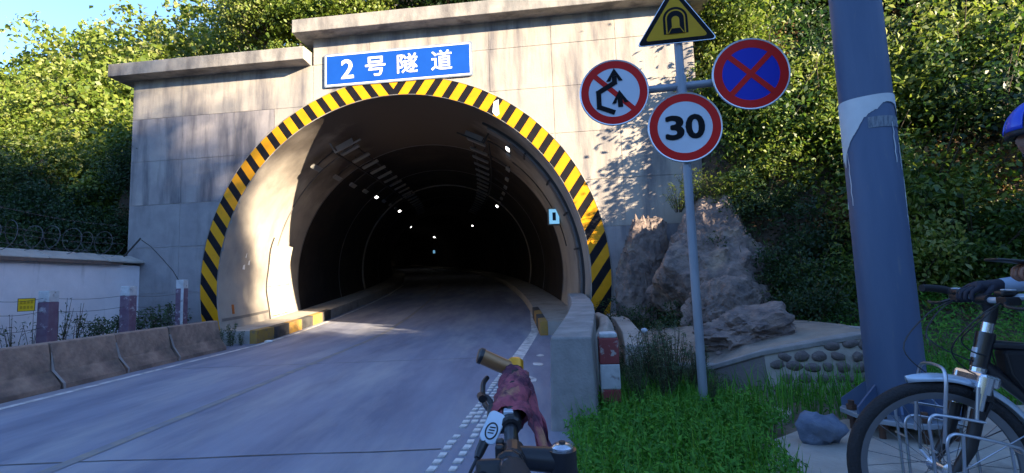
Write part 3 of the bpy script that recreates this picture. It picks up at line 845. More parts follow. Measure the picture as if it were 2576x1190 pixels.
for z, x in ((.42, -.05), (.28, .1), (.12, -.1), (.72, .0)):
    b = MB(); pts = [(x, -7.4 + i * .5, z + .03 * math.sin(i * .9) + (.24 * (1 - i / 29) if z > .7 else 0)) for i in range(30)]
    b.tube(pts, .006, 4)
    for i in range(0, 29, 1):
        for q in (0, .25):
            p = Vector(pts[i]).lerp(Vector(pts[i + 1]), q * 2)
            b.tube([p + Vector((-.02, 0, -.025)), p + Vector((.02, 0, .025))], .004, 3); b.tube([p + Vector((.02, .01, -.02)), p + Vector((-.02, .01, .025))], .004, 3)
    b.build('barbed_strand', M_RZR, RW)
b = MB(); b.tube([(-.05, 7.2, -.1), (.32, 7.35, .46)], .02, 6); b.build('stay_rod', M_DARK, RW)
b = MB(); b.tube([(-9.3 + 9.6, 11.9 - 4.5, .42 - 0), (-8.9 + 9.6, 11.7 - 4.5, .22), (-8.4 + 9.6, 11.4 - 4.5, -.1), (-7.95 + 9.6, 11.15 - 4.5, -.42), (-7.72 + 9.6, 11.05 - 4.5, -.68)], .010, 5); b.build('stay_cable', M_WIRE, RW)

FN = thing('wire_fence', 'old wire fence on peeling maroon and white concrete posts behind the road barrier', 'fence', (-8, 9, 0))
fp = [(-7.62, 11.0, 1.56), (-8.0, 9.95, 1.44), (-8.30, 8.55, 1.38), (-8.5, 7.72, 1.36), (-8.6, 6.0, 1.38), (-8.7, 4.2, 1.38)]
for i, (x, yy, h) in enumerate(fp):
    sz = .175 if i == 0 else .20
    b = MB(); b.box((x + 8, yy - 9, (h - .2) / 2), (sz, sz, h - .2)); p = b.build('post', M_POSTP, FN, bevel=.012)
    b = MB(); b.box((x + 8, yy - 9, h - .1), (sz - .004, sz - .004, .2)); o = b.build('post_head', M_POSTW, p, bevel=.012)
    if i == 0:
        b = MB(); b.box((x + 8 + sz / 2 - .02, yy - 9 - sz / 2 - .001, .75), (.06, .006, 1.3)); b.build('bare_edge', M_POSTW, p)
for z in (1.25, 1.02, .74, .48):
    for i in range(len(fp) - 1):
        b = MB(); A = Vector((fp[i][0] + 8, fp[i][1] - 9 - .09, z)); B = Vector((fp[i + 1][0] + 8, fp[i + 1][1] - 9 - .09, z + .01))
        b.tube([A.lerp(B, t / 6) - Vector((0, 0, .05 * math.sin(math.pi * t / 6))) for t in range(7)], .005, 4); b.build('wire', M_WIRE, FN)
WS = thing('warning_sign', 'small square yellow warning plate hanging on the fence wires', 'sign', (-8.42, 8.28, 1.15), R(58))
b = MB(); b.box((0, 0, 0), (.21, .008, .215)); b.build('plate', M_SIGNY, WS)
M_SIGNYD = mat('warning_print', (0.50, 0.30, 0.0), 0.6)
for zz in (.045, -.045):
    for xx in (-.066, -.022, .022, .066):
        b = MB(); b.box((xx, -.006, zz), (.030, .003, .044)); b.box((xx, -.0075, zz), (.016, .003, .052)); b.build('print_block', M_SIGNYD, WS)
for q in ((0, .108, .222, .008), (0, -.108, .222, .008), (.107, 0, .008, .222), (-.107, 0, .008, .222)):
    b = MB(); b.box((q[0], -.006, q[1]), (q[2], .006, q[3])); b.build('edge_strip', M_DARK, WS)

# ------------------------------------------------------------------ right side: parapet, culvert, platform, pad
pp = [(.46, 4.06, 0, .77), (.60, 4.8, 0, .79), (.84, 6.1, 0, .83), (1.07, 7.6, 0, .86), (1.24, 9.0, 0, .885), (1.36, 10.2, 0, .90), (1.44, 11.0, 0, .91), (1.46, 11.6, 0, .91)]
b = MB(); b.sweep(pp, [(.19, -.05), (.172, 1.0), (-.172, 1.0), (-.20, -.05)])
o = b.build('concrete_parapet', M_CONC, bevel=.018)
tag(o, 'curved grey concrete parapet leading from the grass verge to the tunnel arch', 'parapet')
o = MB().sweep([(1.0, 5.6, 0, .62), (1.25, 6.6, 0, .66), (1.5, 8.0, 0, .64), (1.62, 9.4, 0, .6)], [(.13, -.05), (.10, .8), (.02, 1), (-.10, .95), (-.13, -.05)]).build('rubble_kerb', M_PALE, smooth=False, bevel=.03)
tag(o, 'rough pale rubble kerb wall close behind the curved parapet', 'wall')
o = MB().sweep([(1.50, 6.1, 0, .40), (1.72, 7.2, 0, .45), (1.95, 8.8, 0, .5), (2.05, 10.2, 0, .5)], [(.14, -.05), (.13, 1), (-.13, 1), (-.14, -.05)]).build('culvert_wall', M_PALE, bevel=.015)
tag(o, 'low pale concrete culvert wall between the striped marker post and the tunnel', 'wall')

MP = thing('marker_post', 'short square marker post with peeling red and white bands in the grass', 'post', (.875, 4.62, 0), R(-6))
for z0, z1, m, nm, s_ in ((.69, .735, M_POSTW, 'cap', .165), (.45, .69, M_POSTR, 'red_band', .182), (.22, .45, M_POSTW, 'white_band', .184), (-.05, .22, M_POSTR, 'lower_red_band', .182)):
    b = MB(); b.box((0, 0, (z0 + z1) / 2), (s_, s_, z1 - z0)); b.build(nm, m, MP, bevel=.012)

M_EARTH = mat('platform_earth', (0.26, 0.215, 0.17), 0.95, var=(0.17, 0.14, 0.115), scale=3, bump=0.4, stain=(0.10, 0.085, 0.07), sscale=2.5, slo=0.5, shi=0.7)
M_DKCONC = mat('dark_concrete', (0.17, 0.15, 0.14), 0.93, var=(0.11, 0.10, 0.10), scale=3, bump=.4, stain=(0.30, 0.28, 0.26), sscale=3, slo=.6, shi=.75, sstretch=(2, 2, .3))
RWALL = thing('retaining_wall', 'low concrete and stone retaining wall carrying the split boulder', 'wall', (2.6, 5.2, 0))
fr = [(1.35, 6.35, .10), (1.8, 6.0, .15), (2.28, 5.6, .20), (2.65, 5.22, .40), (3.05, 5.02, .50), (3.45, 4.95, .57), (3.75, 5.02, .58), (3.98, 5.3, .56), (4.1, 5.8, .55)]
b = MB()
A = [Vector((x - 2.6, y - 5.2, z)) for x, y, z in fr]
back = [(1.7, 9.0, .32), (1.9, 9.0, .34), (2.2, 9.0, .36), (2.6, 9.0, .4), (3.1, 8.8, .45), (3.6, 8.4, .5), (4.0, 7.8, .52), (4.3, 7.2, .52), (4.4, 6.5, .52)]
Bk = [Vector((x - 2.6, y - 5.2, z)) for x, y, z in back]
mid1 = [a.lerp(c, .33) + Vector((0, 0, .01)) for a, c in zip(A, Bk)]; mid2 = [a.lerp(c, .66) for a, c in zip(A, Bk)]
b.strip(A, mid1); b.strip(mid1, mid2); b.strip(mid2, Bk)
b.build('platform_top', M_EARTH, RWALL)
b = MB(); b.strip([Vector((a.x, a.y, -.05)) + Vector((0, -.05, 0)) for a in A], A); b.build('wall_face', M_DKCONC, RWALL)
b = MB(); b.strip([Vector((a.x + .004, a.y - .056, -.05)) for a in A[3:]], [Vector((a.x + .003, a.y - .006, a.z - .02)) for a in A[3:]]); b.build('mortar_face', M_PALE, RWALL)
b = MB(); b.sweep([(a.x, a.y + .03, a.z - .03) for a in A], [(.05, -.01), (.05, .045), (-.11, .05), (-.11, -.01)]); b.build('top_kerb', M_CONC, RWALL, bevel=.01)
rnd = random.Random(21)
def pebble(name, c, r, m, seed, parent=None, sub=2, rough=.25, fr_=1.6, sharp=False):
    bm = bmesh.new(); bmesh.ops.create_icosphere(bm, subdivisions=sub, radius=1.0)
    sd = Vector((seed * 3.1, seed * 1.7, seed * .9))
    for v in bm.verts:
        n = v.co.copy()
        d = noise.noise(n * fr_ + sd) * rough + noise.noise(n * fr_ * 2.3 + sd) * rough * .5 + noise.noise(n * fr_ * 5.1 + sd) * rough * .18
        if sharp:
            d += -abs(noise.noise(n * fr_ * .9 + sd * 2)) * rough * 1.2
        v.co = n * (1 + d)
        v.co = Vector((v.co.x * r[0], v.co.y * r[1], v.co.z * r[2]))
    me = bpy.data.meshes.new(name); bm.to_mesh(me); bm.free(); me.materials.append(m)
    if not sharp: me.polygons.foreach_set('use_smooth', [True] * len(me.polygons))
    o = obj(name, me, parent); o.location = c
    return o
i = 0
for row in range(5):
    t = 3.25 + .17 * (row % 2)
    while t < 7.9:
        k = int(t); p = A[k].lerp(A[min(k + 1, len(A) - 1)], t - k)
        seg = (A[min(k + 1, len(A) - 1)] - A[k]).length
        z = .04 + .11 * row + rnd.uniform(-.015, .015); i += 1
        if z < p.z - .055:
            f_ = 1 - (z + .05) / (p.z + .05)
            o = pebble('stone', Vector((p.x, p.y - .05 * f_ - .004, z)), (rnd.uniform(.055, .08), .030, rnd.uniform(.042, .056)), M_STONE, i + 3, RWALL, 2, .30, 1.2)
            d_ = A[min(k + 1, len(A) - 1)] - A[k]; o.rotation_euler = (0, rnd.uniform(-.3, .3), math.atan2(d_.y, d_.x))
        t += .155 / max(seg, .1) * rnd.uniform(.95, 1.2)

M_PAD = mat('pad_concrete', (0.31, 0.285, 0.25), 0.92, var=(0.23, 0.215, 0.19), scale=3, bump=0.3, stain=(0.13, 0.125, 0.11), sscale=2.0, slo=0.55, shi=0.72)
b = MB()
pad = [(1.0, -3), (1.15, 1.2), (1.32, 2.4), (1.5, 3.05), (1.74, 3.42), (2.05, 3.62), (2.5, 3.82), (3.1, 4.0), (3.8, 4.05), (6, 3.9), (7, -3)]
b.prism(pad, -.1, .10, O=(0, 0, 0), U=(1, 0, 0), V=(0, 1, 0))
struct(b.build('concrete_pad', M_PAD, bevel=.02))
b = MB(); pol = [(2.0 + .42 * math.cos(a) * (1 + .2 * math.sin(3 * a)), 4.35 + .30 * math.sin(a) * (1 + .2 * math.cos(2 * a))) for a in [i * math.pi / 9 for i in range(18)]]
b.prism(pol, -.05, .015, O=(0, 0, 0), U=(1, 0, 0), V=(0, 1, 0)); struct(b.build('bare_earth', M_PALE))
tag(pebble('river_stone', (2.03, 3.32, .185), (.135, .10, .105), M_ROCKB, 2, None, 3, .45, 1.3), 'bluish rounded stone lying on the concrete pad', 'stone')

def rockmesh(name, c, r, m, seed, rzz=0, sub=6, rough=.42, fr_=1.3, lab='', cat='rock', strat=.0):
    bm = bmesh.new(); bmesh.ops.create_icosphere(bm, subdivisions=sub, radius=1.0)
    sd = Vector((seed * 3.1, seed * 1.7, seed * .9)); rr = random.Random(seed)
    planes = [(Vector((rr.gauss(0, 1), rr.gauss(0, 1), rr.gauss(0, .8))).normalized(), rr.uniform(.62, .92)) for _ in range(16)]
    for v in bm.verts:
        n = v.co.normalized(); s_ = 1.0
        for pn, pd in planes:
            dt = n.dot(pn)
            if dt > .05: s_ = min(s_, pd / dt)
        s_ = min(s_, 1.15)
        s_ += noise.noise(n * fr_ + sd) * rough * .35 + noise.noise(n * 5 + sd) * rough * .16 + (noise.noise(n * 13 + sd)) * rough * .09 - abs(noise.noise(n * 3.1 + sd * 1.7)) ** .5 * rough * .22 + rough * .1 + noise.noise(n * 30 + sd) * rough * .03
        if strat: s_ += strat * (((n.z * 5 + noise.noise(n * 2 + sd)) % 1.0) - .5)
        v.co = Vector((n.x * r[0], n.y * r[1], n.z * r[2])) * s_
    me = bpy.data.meshes.new(name); bm.to_mesh(me); bm.free(); me.materials.append(m)
    me.polygons.foreach_set('use_smooth', [True] * len(me.polygons)); me.set_sharp_from_angle(angle=R(28))
    o = obj(name, me); o.location = c; o.rotation_euler = (0, 0, rzz)
    if lab: tag(o, lab, cat)
    return o
rockmesh('rock_outcrop', (3.95, 9.3, 1.0), (1.5, 1.25, 2.05), M_ROCK, 4, .3, lab='tall brown rock outcrop standing against the portal wall behind the sign post')
rockmesh('rock_outcrop', (2.75, 10.15, .9), (.72, .60, 2.2), M_ROCK, 9, .1, lab='dark narrow rock face between the arch stripes and the tall brown outcrop')
rockmesh('rock_outcrop', (3.5, 8.0, .45), (.95, .6, .75), M_ROCK, 13, .5, lab='low pale rock hump at the foot of the tall outcrop')
rockmesh('boulder', (2.86, 5.95, .52), (.68, .44, .36), M_BOULD, 6, -.1, 5, .55, 1.8, 'split flat boulder lying on the retaining wall platform', 'boulder', .035)
rnd = random.Random(31)
for i, (x, yy, s_) in enumerate(((3.45, 5.75, .07), (3.3, 5.5, .05), (2.45, 5.85, .05), (3.62, 5.9, .08), (2.1, 7.0, .06), (3.9, 6.3, .10), (2.0, 6.6, .045))):
    o = pebble('loose_stone', (x, yy, .44 if x > 2.9 else .30), (s_, s_ * .8, s_ * .6), M_BOULD, 40 + i, None, 2, .3)
    tag(o, 'small loose stone near the split boulder on the platform', 'stone', 'loose stones on the platform')
o = pebble('litter', (-5.93, 11.62, .03), (.10, .05, .03), M_WHITE, 77, None, 2, .4); tag(o, 'crumpled white litter on the road below the striped kerb', 'litter')
o = pebble('litter', (1.98, 7.45, .43), (.05, .035, .035), M_SWHITE, 78, None, 2, .4); tag(o, 'scrap of pale purple litter on the dirt behind the culvert wall', 'litter')

# ------------------------------------------------------------------ traffic sign post
SP = thing('traffic_sign_post', 'galvanised post carrying a yellow tunnel triangle and three round road signs', 'traffic sign', (1.66, 4.39, 0), R(-9))
b = MB(); b.tube([(0, 0, -.1), (0, 0, 1.5), (0, 0, 3.72)], .040, 16); b.tube([(0, 0, 3.72), (0, 0, 3.735)], [.041, .03], 16); b.build('pole', M_GALV, SP, smooth=True)
b = MB(); b.tube([(-.72, .0, 3.03), (.72, .0, 3.05)], .036, 12); b.build('cross_arm', M_GALV, SP, smooth=True)
b = MB(); b.tube([(0, 0, 2.93), (0, 0, 3.14)], .052, 14); b.build('clamp', M_GALV, SP, smooth=True)
def disc(r, x, z, y0, y1, m, name, parent, n=56):
    b = MB(); b.prism(circ(r, n), y0, y1, O=(x, 0, z)); return b.build(name, m, parent)
def annulus(r0, r1, x, z, yf, th, m, name, parent, n=56):
    b = MB(); vs = []
    for i in range(n):
        a = 2 * math.pi * i / n; c_, s_ = math.cos(a), math.sin(a)
        vs += [(x + r1 * c_, -yf, z + r1 * s_), (x + r0 * c_, -yf, z + r0 * s_), (x + r1 * c_, -yf + th, z + r1 * s_), (x + r0 * c_, -yf + th, z + r0 * s_)]
    fs = []
    for i in range(n):
        a = 4 * i; e = 4 * ((i + 1) % n)
        fs += [(a, a + 1, e + 1, e), (a, e, e + 2, a + 2), (a + 1, a + 3, e + 3, e + 1)]
    b.add(vs, fs); return b.build(name, m, parent)
def bar(x0, z0, x1, z1, w, yf, m, name, parent, th=.003):
    d = Vector((x1 - x0, z1 - z0)); L_ = d.length; d /= L_; nn = Vector((-d.y, d.x))
    P = [(x0 + nn.x * w / 2, z0 + nn.y * w / 2), (x1 + nn.x * w / 2, z1 + nn.y * w / 2), (x1 - nn.x * w / 2, z1 - nn.y * w / 2), (x0 - nn.x * w / 2, z0 - nn.y * w / 2)]
    b = MB(); b.prism(P[::-1], yf, yf + th); return b.build(name, m, parent)
def plate(x, z, r, label):
    p = disc(r, x, z, .052, .062, M_ALU, 'sign_plate', SP); p['label'] = label
    b = MB(); pts = [(x + (r - .004) * math.cos(2 * math.pi * i / 56), -.060, z + (r - .004) * math.sin(2 * math.pi * i / 56)) for i in range(56)]
    b.tube(pts, .010, 6, closed=True); b.build('rim', M_ALU, p, smooth=True)
    b = MB(); b.box((x, -.04, z + .12), (.24, .03, .03)); b.box((x, -.04, z - .12), (.24, .03, .03)); b.build('rear_bracket', M_GALV, p)
    return p
# no overtaking
x, z, r = -.631, 3.017, .322
p = plate(x, z, r, 'no overtaking sign with black arrows')
disc(r * .80, x, z, .062, .064, M_SWHITE, 'face', p); annulus(r * .745, r * .975, x, z, .066, .004, M_RED, 'red_ring', p)
bar(x - r * .56, z + r * .56, x + r * .56, z - r * .56, r * .15, .0645, M_RED, 'red_slash', p)
def polyarrow(pts, w, head, yf, m, name, parent):
    b = MB()
    for i in range(len(pts) - 1):
        a = Vector(pts[i]); c = Vector(pts[i + 1]); d = (c - a); L_ = d.length; d /= L_; nn = Vector((-d.y, d.x)); e = d * (w * .42 if i < len(pts) - 2 else 0); s0 = d * (w * .42 if i > 0 else 0)
        P = [a - s0 + nn * w / 2, c + e + nn * w / 2, c + e - nn * w / 2, a - s0 - nn * w / 2]
        b.prism([(q.x, q.y) for q in P][::-1], yf, yf + .003 + .0004 * i)
    a = Vector(pts[-2]); c = Vector(pts[-1]); d = (c - a).normalized(); nn = Vector((-d.y, d.x))
    P = [c + d * head * .62, c - d * head * .40 + nn * head * .62, c - d * head * .40 + nn * head * .30, c + d * head * .02 + nn * w * .45, c + d * head * .02 - nn * w * .45, c - d * head * .40 - nn * head * .30, c - d * head * .40 - nn * head * .62]
    b.prism([(q.x, q.y) for q in P][::-1], yf + .0005, yf + .0047)
    return b.build(name, m, parent)
k = r / .322
polyarrow([(x + .00, z - .20), (x - .145, z - .135), (x - .145, z + .01), (x + .01, z + .095), (x + .01, z + .16)], .046, .125, .0675, M_SBLACK, 'overtaking_arrow', p)
polyarrow([(x + .055, z - .15), (x + .052, z - .06)], .046, .125, .0675, M_SBLACK, 'straight_arrow', p)
# no stopping
x, z, r = .605, 3.071, .335
p = plate(x, z, r, 'no stopping sign, blue with a red cross')
disc(r * .80, x, z, .062, .064, M_SBLUE, 'face', p); annulus(r * .745, r * .975, x, z, .066, .004, M_RED, 'red_ring', p)
bar(x - r * .56, z + r * .56, x + r * .56, z - r * .56, r * .15, .0645, M_RED, 'red_cross_bar', p); bar(x - r * .56, z - r * .56, x + r * .56, z + r * .56, r * .15, .0652, M_RED, 'red_cross_bar', p)
# speed limit 30
x, z, r = -.006, 2.621, .330
p = plate(x, z, r, 'speed limit sign reading 30')
disc(r * .80, x, z, .062, .064, M_SWHITE, 'face', p); annulus(r * .745, r * .975, x, z, .066, .004, M_RED, 'red_ring', p)
for ch, dx in (('3', -.092), ('0', .092)):
    me, dim = bold_text(ch, .3, .010); me.materials.append(M_SBLACK)
    o = obj('digit', me, p); o.location = (x + dx, -.067, z); o.rotation_euler = (R(90), 0, 0); o.scale = (.172 / dim[0], .235 / dim[1], 1)
# tunnel triangle
tx, tz0, tw, tH = -.025, 3.448, .72, .56
def tri(k, r=.03, n=5):
    cx_, cz_ = 0, tH / 3
    V_ = [(-tw / 2, 0), (tw / 2, 0), (0, tH)]
    V_ = [((a - cx_) * k, (b_ - cz_) * k + cz_) for a, b_ in V_]
    out = []
    for i in range(3):
        p0, p1, p2 = Vector(V_[i - 1]), Vector(V_[i]), Vector(V_[(i + 1) % 3])
        d1 = (p0 - p1).normalized(); d2 = (p2 - p1).normalized(); q = r * k * 1.73
        a, e = p1 + d1 * q, p1 + d2 * q
        for j in range(n + 1):
            t = j / n; out.append(tuple(a * (1 - t) ** 2 + p1 * 2 * t * (1 - t) + e * t * t))
    return [(tx + a, tz0 + c_) for a, c_ in out]
b = MB(); b.prism(tri(1.03), .052, .062); tp_ = b.build('sign_plate', M_ALU, SP); tp_['label'] = 'yellow warning triangle with a tunnel symbol'
b = MB(); b.prism(tri(1.0), .062, .064); b.build('black_border', M_SBLACK, tp_)
b = MB(); b.prism(tri(.80), .064, .066); b.build('yellow_face', M_SYEL, tp_)
def archpoly(w, h, n=14):
    return [(-w / 2, 0), (w / 2, 0)] + [(w / 2 * math.cos(a), h - w / 2 + w / 2 * math.sin(a)) for a in [math.pi * i / n for i in range(n + 1)]]
for (w, h, yf, m, nm) in ((.225, .265, .066, M_SBLACK, 'outer_arch'), (.180, .240, .0685, M_SYEL, 'arch_gap'), (.155, .225, .071, M_SBLACK, 'inner_arch'), (.070, .150, .0735, M_SYEL, 'tunnel_mouth')):
    b = MB(); b.prism([(tx + a, tz0 + .085 + c_ + (.05 if nm == 'tunnel_mouth' else 0)) for a, c_ in archpoly(w, h - (.03 if nm == 'tunnel_mouth' else 0))], yf, yf + .0025); b.build(nm, m, tp_)
b = MB(); b.prism([(tx - .075, tz0 + .088), (tx - .066, tz0 + .088), (tx - .030, tz0 + .15), (tx - .036, tz0 + .15)], .0735, .076); b.build('road_edge', M_SYEL, tp_)
b = MB(); b.prism([(tx + .066, tz0 + .088), (tx + .075, tz0 + .088), (tx + .036, tz0 + .15), (tx + .030, tz0 + .15)], .0735, .076); b.build('road_edge', M_SYEL, tp_)

# ------------------------------------------------------------------ utility pole
UP = thing('utility_pole', 'thick blue grey steel pole with a torn white poster on a bolted base', 'pole', (2.72, 3.52, .10))
b = MB(); b.tube([(0, 0, .12), (0, 0, 1.9), (0, 0, 1.905), (0, 0, 4.5), (0, 0, 9)], [.178, .172, .170, .160, .14], 36); b.build('shaft', M_POLE, UP, smooth=True)
b = MB(); b.prism(circ(.36, 8, R(22.5), R(22.5 + 360)), .10, .135, U=(1, 0, 0), V=(0, 1, 0)); b.build('base_plate', M_GALV, UP, bevel=.006)
for i in range(8):
    a = R(45 * i + 10); c_, s_ = math.cos(a), math.sin(a)
    b = MB(); b.prism([(.165, 0), (.34, 0), (.34, .05), (.18, .19), (.165, .19)], -.007, .007, O=(0, 0, .135), U=(c_, s_, 0), V=(0, 0, 1)); b.build('gusset', M_POLE, UP)
    a = R(45 * i + 32.5); b = MB(); b.tube([(.30 * math.cos(a), .30 * math.sin(a), -.02), (.30 * math.cos(a), .30 * math.sin(a), .20)], .020, 8)
    for zz in (.085, .155): b.prism(circ(.036, 6), zz - .016, zz + .016, O=(.30 * math.cos(a), .30 * math.sin(a), 0), U=(1, 0, 0), V=(0, 1, 0))
    b.build('anchor_bolt', M_RUST, UP)
# torn poster: wraps the shaft, ragged lower edge
def ragged(a):
    # a = angle seen from the road side, 0 = left edge of the visible face, 1 = right edge
    pts_ = [(-.3, 1.98), (0, 1.92), (.10, 1.97), (.13, 1.90), (.18, 2.02), (.27, 2.10), (.36, 2.16), (.45, 2.24), (.55, 2.285), (.62, 2.30), (.70, 2.345), (.80, 2.35), (.90, 2.335), (.96, 2.26), (1.0, 2.28), (1.3, 2.0)]
    for i in range(len(pts_) - 1):
        if pts_[i][0] <= a <= pts_[i + 1][0]:
            t = (a - pts_[i][0]) / (pts_[i + 1][0] - pts_[i][0]); return pts_[i][1] * (1 - t) + pts_[i + 1][1] * t
    return 2.0
vis = math.atan2(-3.5, -2.66)      # azimuth towards the road
b = MB(); top, bot = [], []
n = 120
for i in range(n + 1):
    q = -.28 + 1.56 * i / n
    az = vis - math.pi / 2 + math.pi * q
    rr = .1732 + .0003
    jag = .012 * noise.noise(Vector((q * 40, 1, 0)))
    top.append((rr * math.cos(az), rr * math.sin(az), 2.41 + .004 * math.sin(q * 9))); bot.append((rr * math.cos(az), rr * math.sin(az), ragged(q) + jag))
b.strip(bot, top); po = b.build('poster', M_PAPER, UP, smooth=True)
for (q0, wq, z1, z0) in ((.20, .018, 2.02, 1.62), (.05, .05, 1.66, 1.60), (.90, .03, 2.05, 1.85), (.94, .05, 1.80, 1.42), (.985, .05, 1.95, 1.5), (.45, .02, 1.25, 1.0), (.80, .02, 2.2, 1.9), (1.0, .03, 1.3, 1.2), (.03, .04, 1.55, 1.30)):
    b = MB(); A, Bq = [], []
    for i in range(9):
        t = i / 8; zz = z0 + (z1 - z0) * t; ww = wq * (.25 + .75 * math.sin(math.pi * (t * .8 + .15)))
        for lst, sg in ((A, -1), (Bq, 1)):
            az = vis - math.pi / 2 + math.pi * (q0 + sg * ww / 2 + .008 * math.sin(i * 2.3)); lst.append((.1732 * math.cos(az), .1732 * math.sin(az), zz))
    b.strip(A, Bq); b.build('poster_scrap', M_PAPER, UP)
M_PAPERD = mat('poster_residue', (0.22, 0.26, 0.30), 0.85, var=(0.10, 0.14, 0.19), scale=30, stretch=(2, 2, .5), lo=.45, hi=.6)
b = MB(); A, Bq = [], []
for i in range(25):
    q = .50 + .48 * i / 24; az = vis - math.pi / 2 + math.pi * q
    A.append((.1722 * math.cos(az), .1722 * math.sin(az), 2.165)); Bq.append((.1722 * math.cos(az), .1722 * math.sin(az), 2.245))
b.strip(A, Bq); b.build('poster_residue', M_PAPERD, UP)

# ------------------------------------------------------------------ bicycles
M_TYRE = mat('tyre_rubber', (0.014, 0.014, 0.016), 0.75, bump=0.4, bscale=120)
M_FRAME = mat('frame_black', (0.010, 0.011, 0.015), 0.3, coat=0.5)
M_CHROME = mat('chrome', (0.62, 0.66, 0.72), 0.22, 0.9)
M_RACK = mat('rack_aluminium', (0.46, 0.50, 0.56), 0.32, 0.85)
M_RIM = mat('rim_aluminium', (0.20, 0.21, 0.23), 0.4, 0.7)
M_GRIP = mat('grip_rubber', (0.016, 0.016, 0.018), 0.8)
M_AMBER = mat('amber_anodised', (0.50, 0.24, 0.012), 0.30, 0.35, var=(0.40, 0.17, 0.01), scale=14)
M_AMBERD = mat('bronze_anodised', (0.20, 0.105, 0.045), 0.30, 0.45)
M_BAG = mat('bag_fabric', (0.012, 0.012, 0.014), 0.85)
M_PLASTIC = mat('black_plastic', (0.013, 0.014, 0.017), 0.38)
M_SILVER = mat('silver_plate', (0.50, 0.60, 0.70), 0.35, 0.4)
M_CLOTH = mat('cloth_mauve', (0.27, 0.062, 0.085), 0.9, var=(0.065, 0.018, 0.036), scale=22, lo=.42, hi=.58, stain=(0.36, 0.17, 0.09), sscale=14, slo=.55, shi=.66, bump=.2, bscale=300)

def wheel(parent, c, r, ta, nm='wheel', spokes=28):
    b = MB(); n = 56
    def tor(b, rr, prof):
        vs = []; k = len(prof)
        for i in range(n):
            a = 2 * math.pi * i / n
            for dr, dy in prof: vs.append((c[0] + (rr + dr) * math.cos(a), c[1] + dy, c[2] + (rr + dr) * math.sin(a)))
        b.add(vs, [(i * k + j, i * k + (j + 1) % k, ((i + 1) % n) * k + (j + 1) % k, ((i + 1) % n) * k + j) for i in range(n) for j in range(k)])
    tor(b, r - .05, [(-.022, -.006), (-.016, .0), (-.022, .006), (0, .012), (.014, .012), (.014, -.012), (0, -.012)])
    w = b.build(nm, M_RIM, parent, smooth=True)
    b = MB(); tor(b, r - .024, [(.024 * math.cos(t), .024 * math.sin(t) * ta) for t in [2 * math.pi * i / 12 for i in range(12)]]); b.build('tyre', M_TYRE, w, smooth=True)
    b = MB(); b.tube([(c[0], c[1] - .055, c[2]), (c[0], c[1] - .045, c[2]), (c[0], c[1] - .03, c[2]), (c[0], c[1] + .03, c[2]), (c[0], c[1] + .045, c[2]), (c[0], c[1] + .055, c[2])], [.008, .03, .016, .016, .03, .008], 12); b.build('hub', M_CHROME, w, smooth=True)
    b = MB()
    for i in range(spokes):
        a = 2 * math.pi * i / spokes; a2 = a + (.42 if i % 4 < 2 else -.42); sy = .036 if i % 2 else -.036
        b.tube([(c[0] + .028 * math.cos(a2), c[1] + sy, c[2] + .028 * math.sin(a2)), (c[0] + (r - .06) * math.cos(a), c[1], c[2] + (r - .06) * math.sin(a))], .0013, 4, caps=False)
    b.build('spokes', M_RIM, w)
    return w
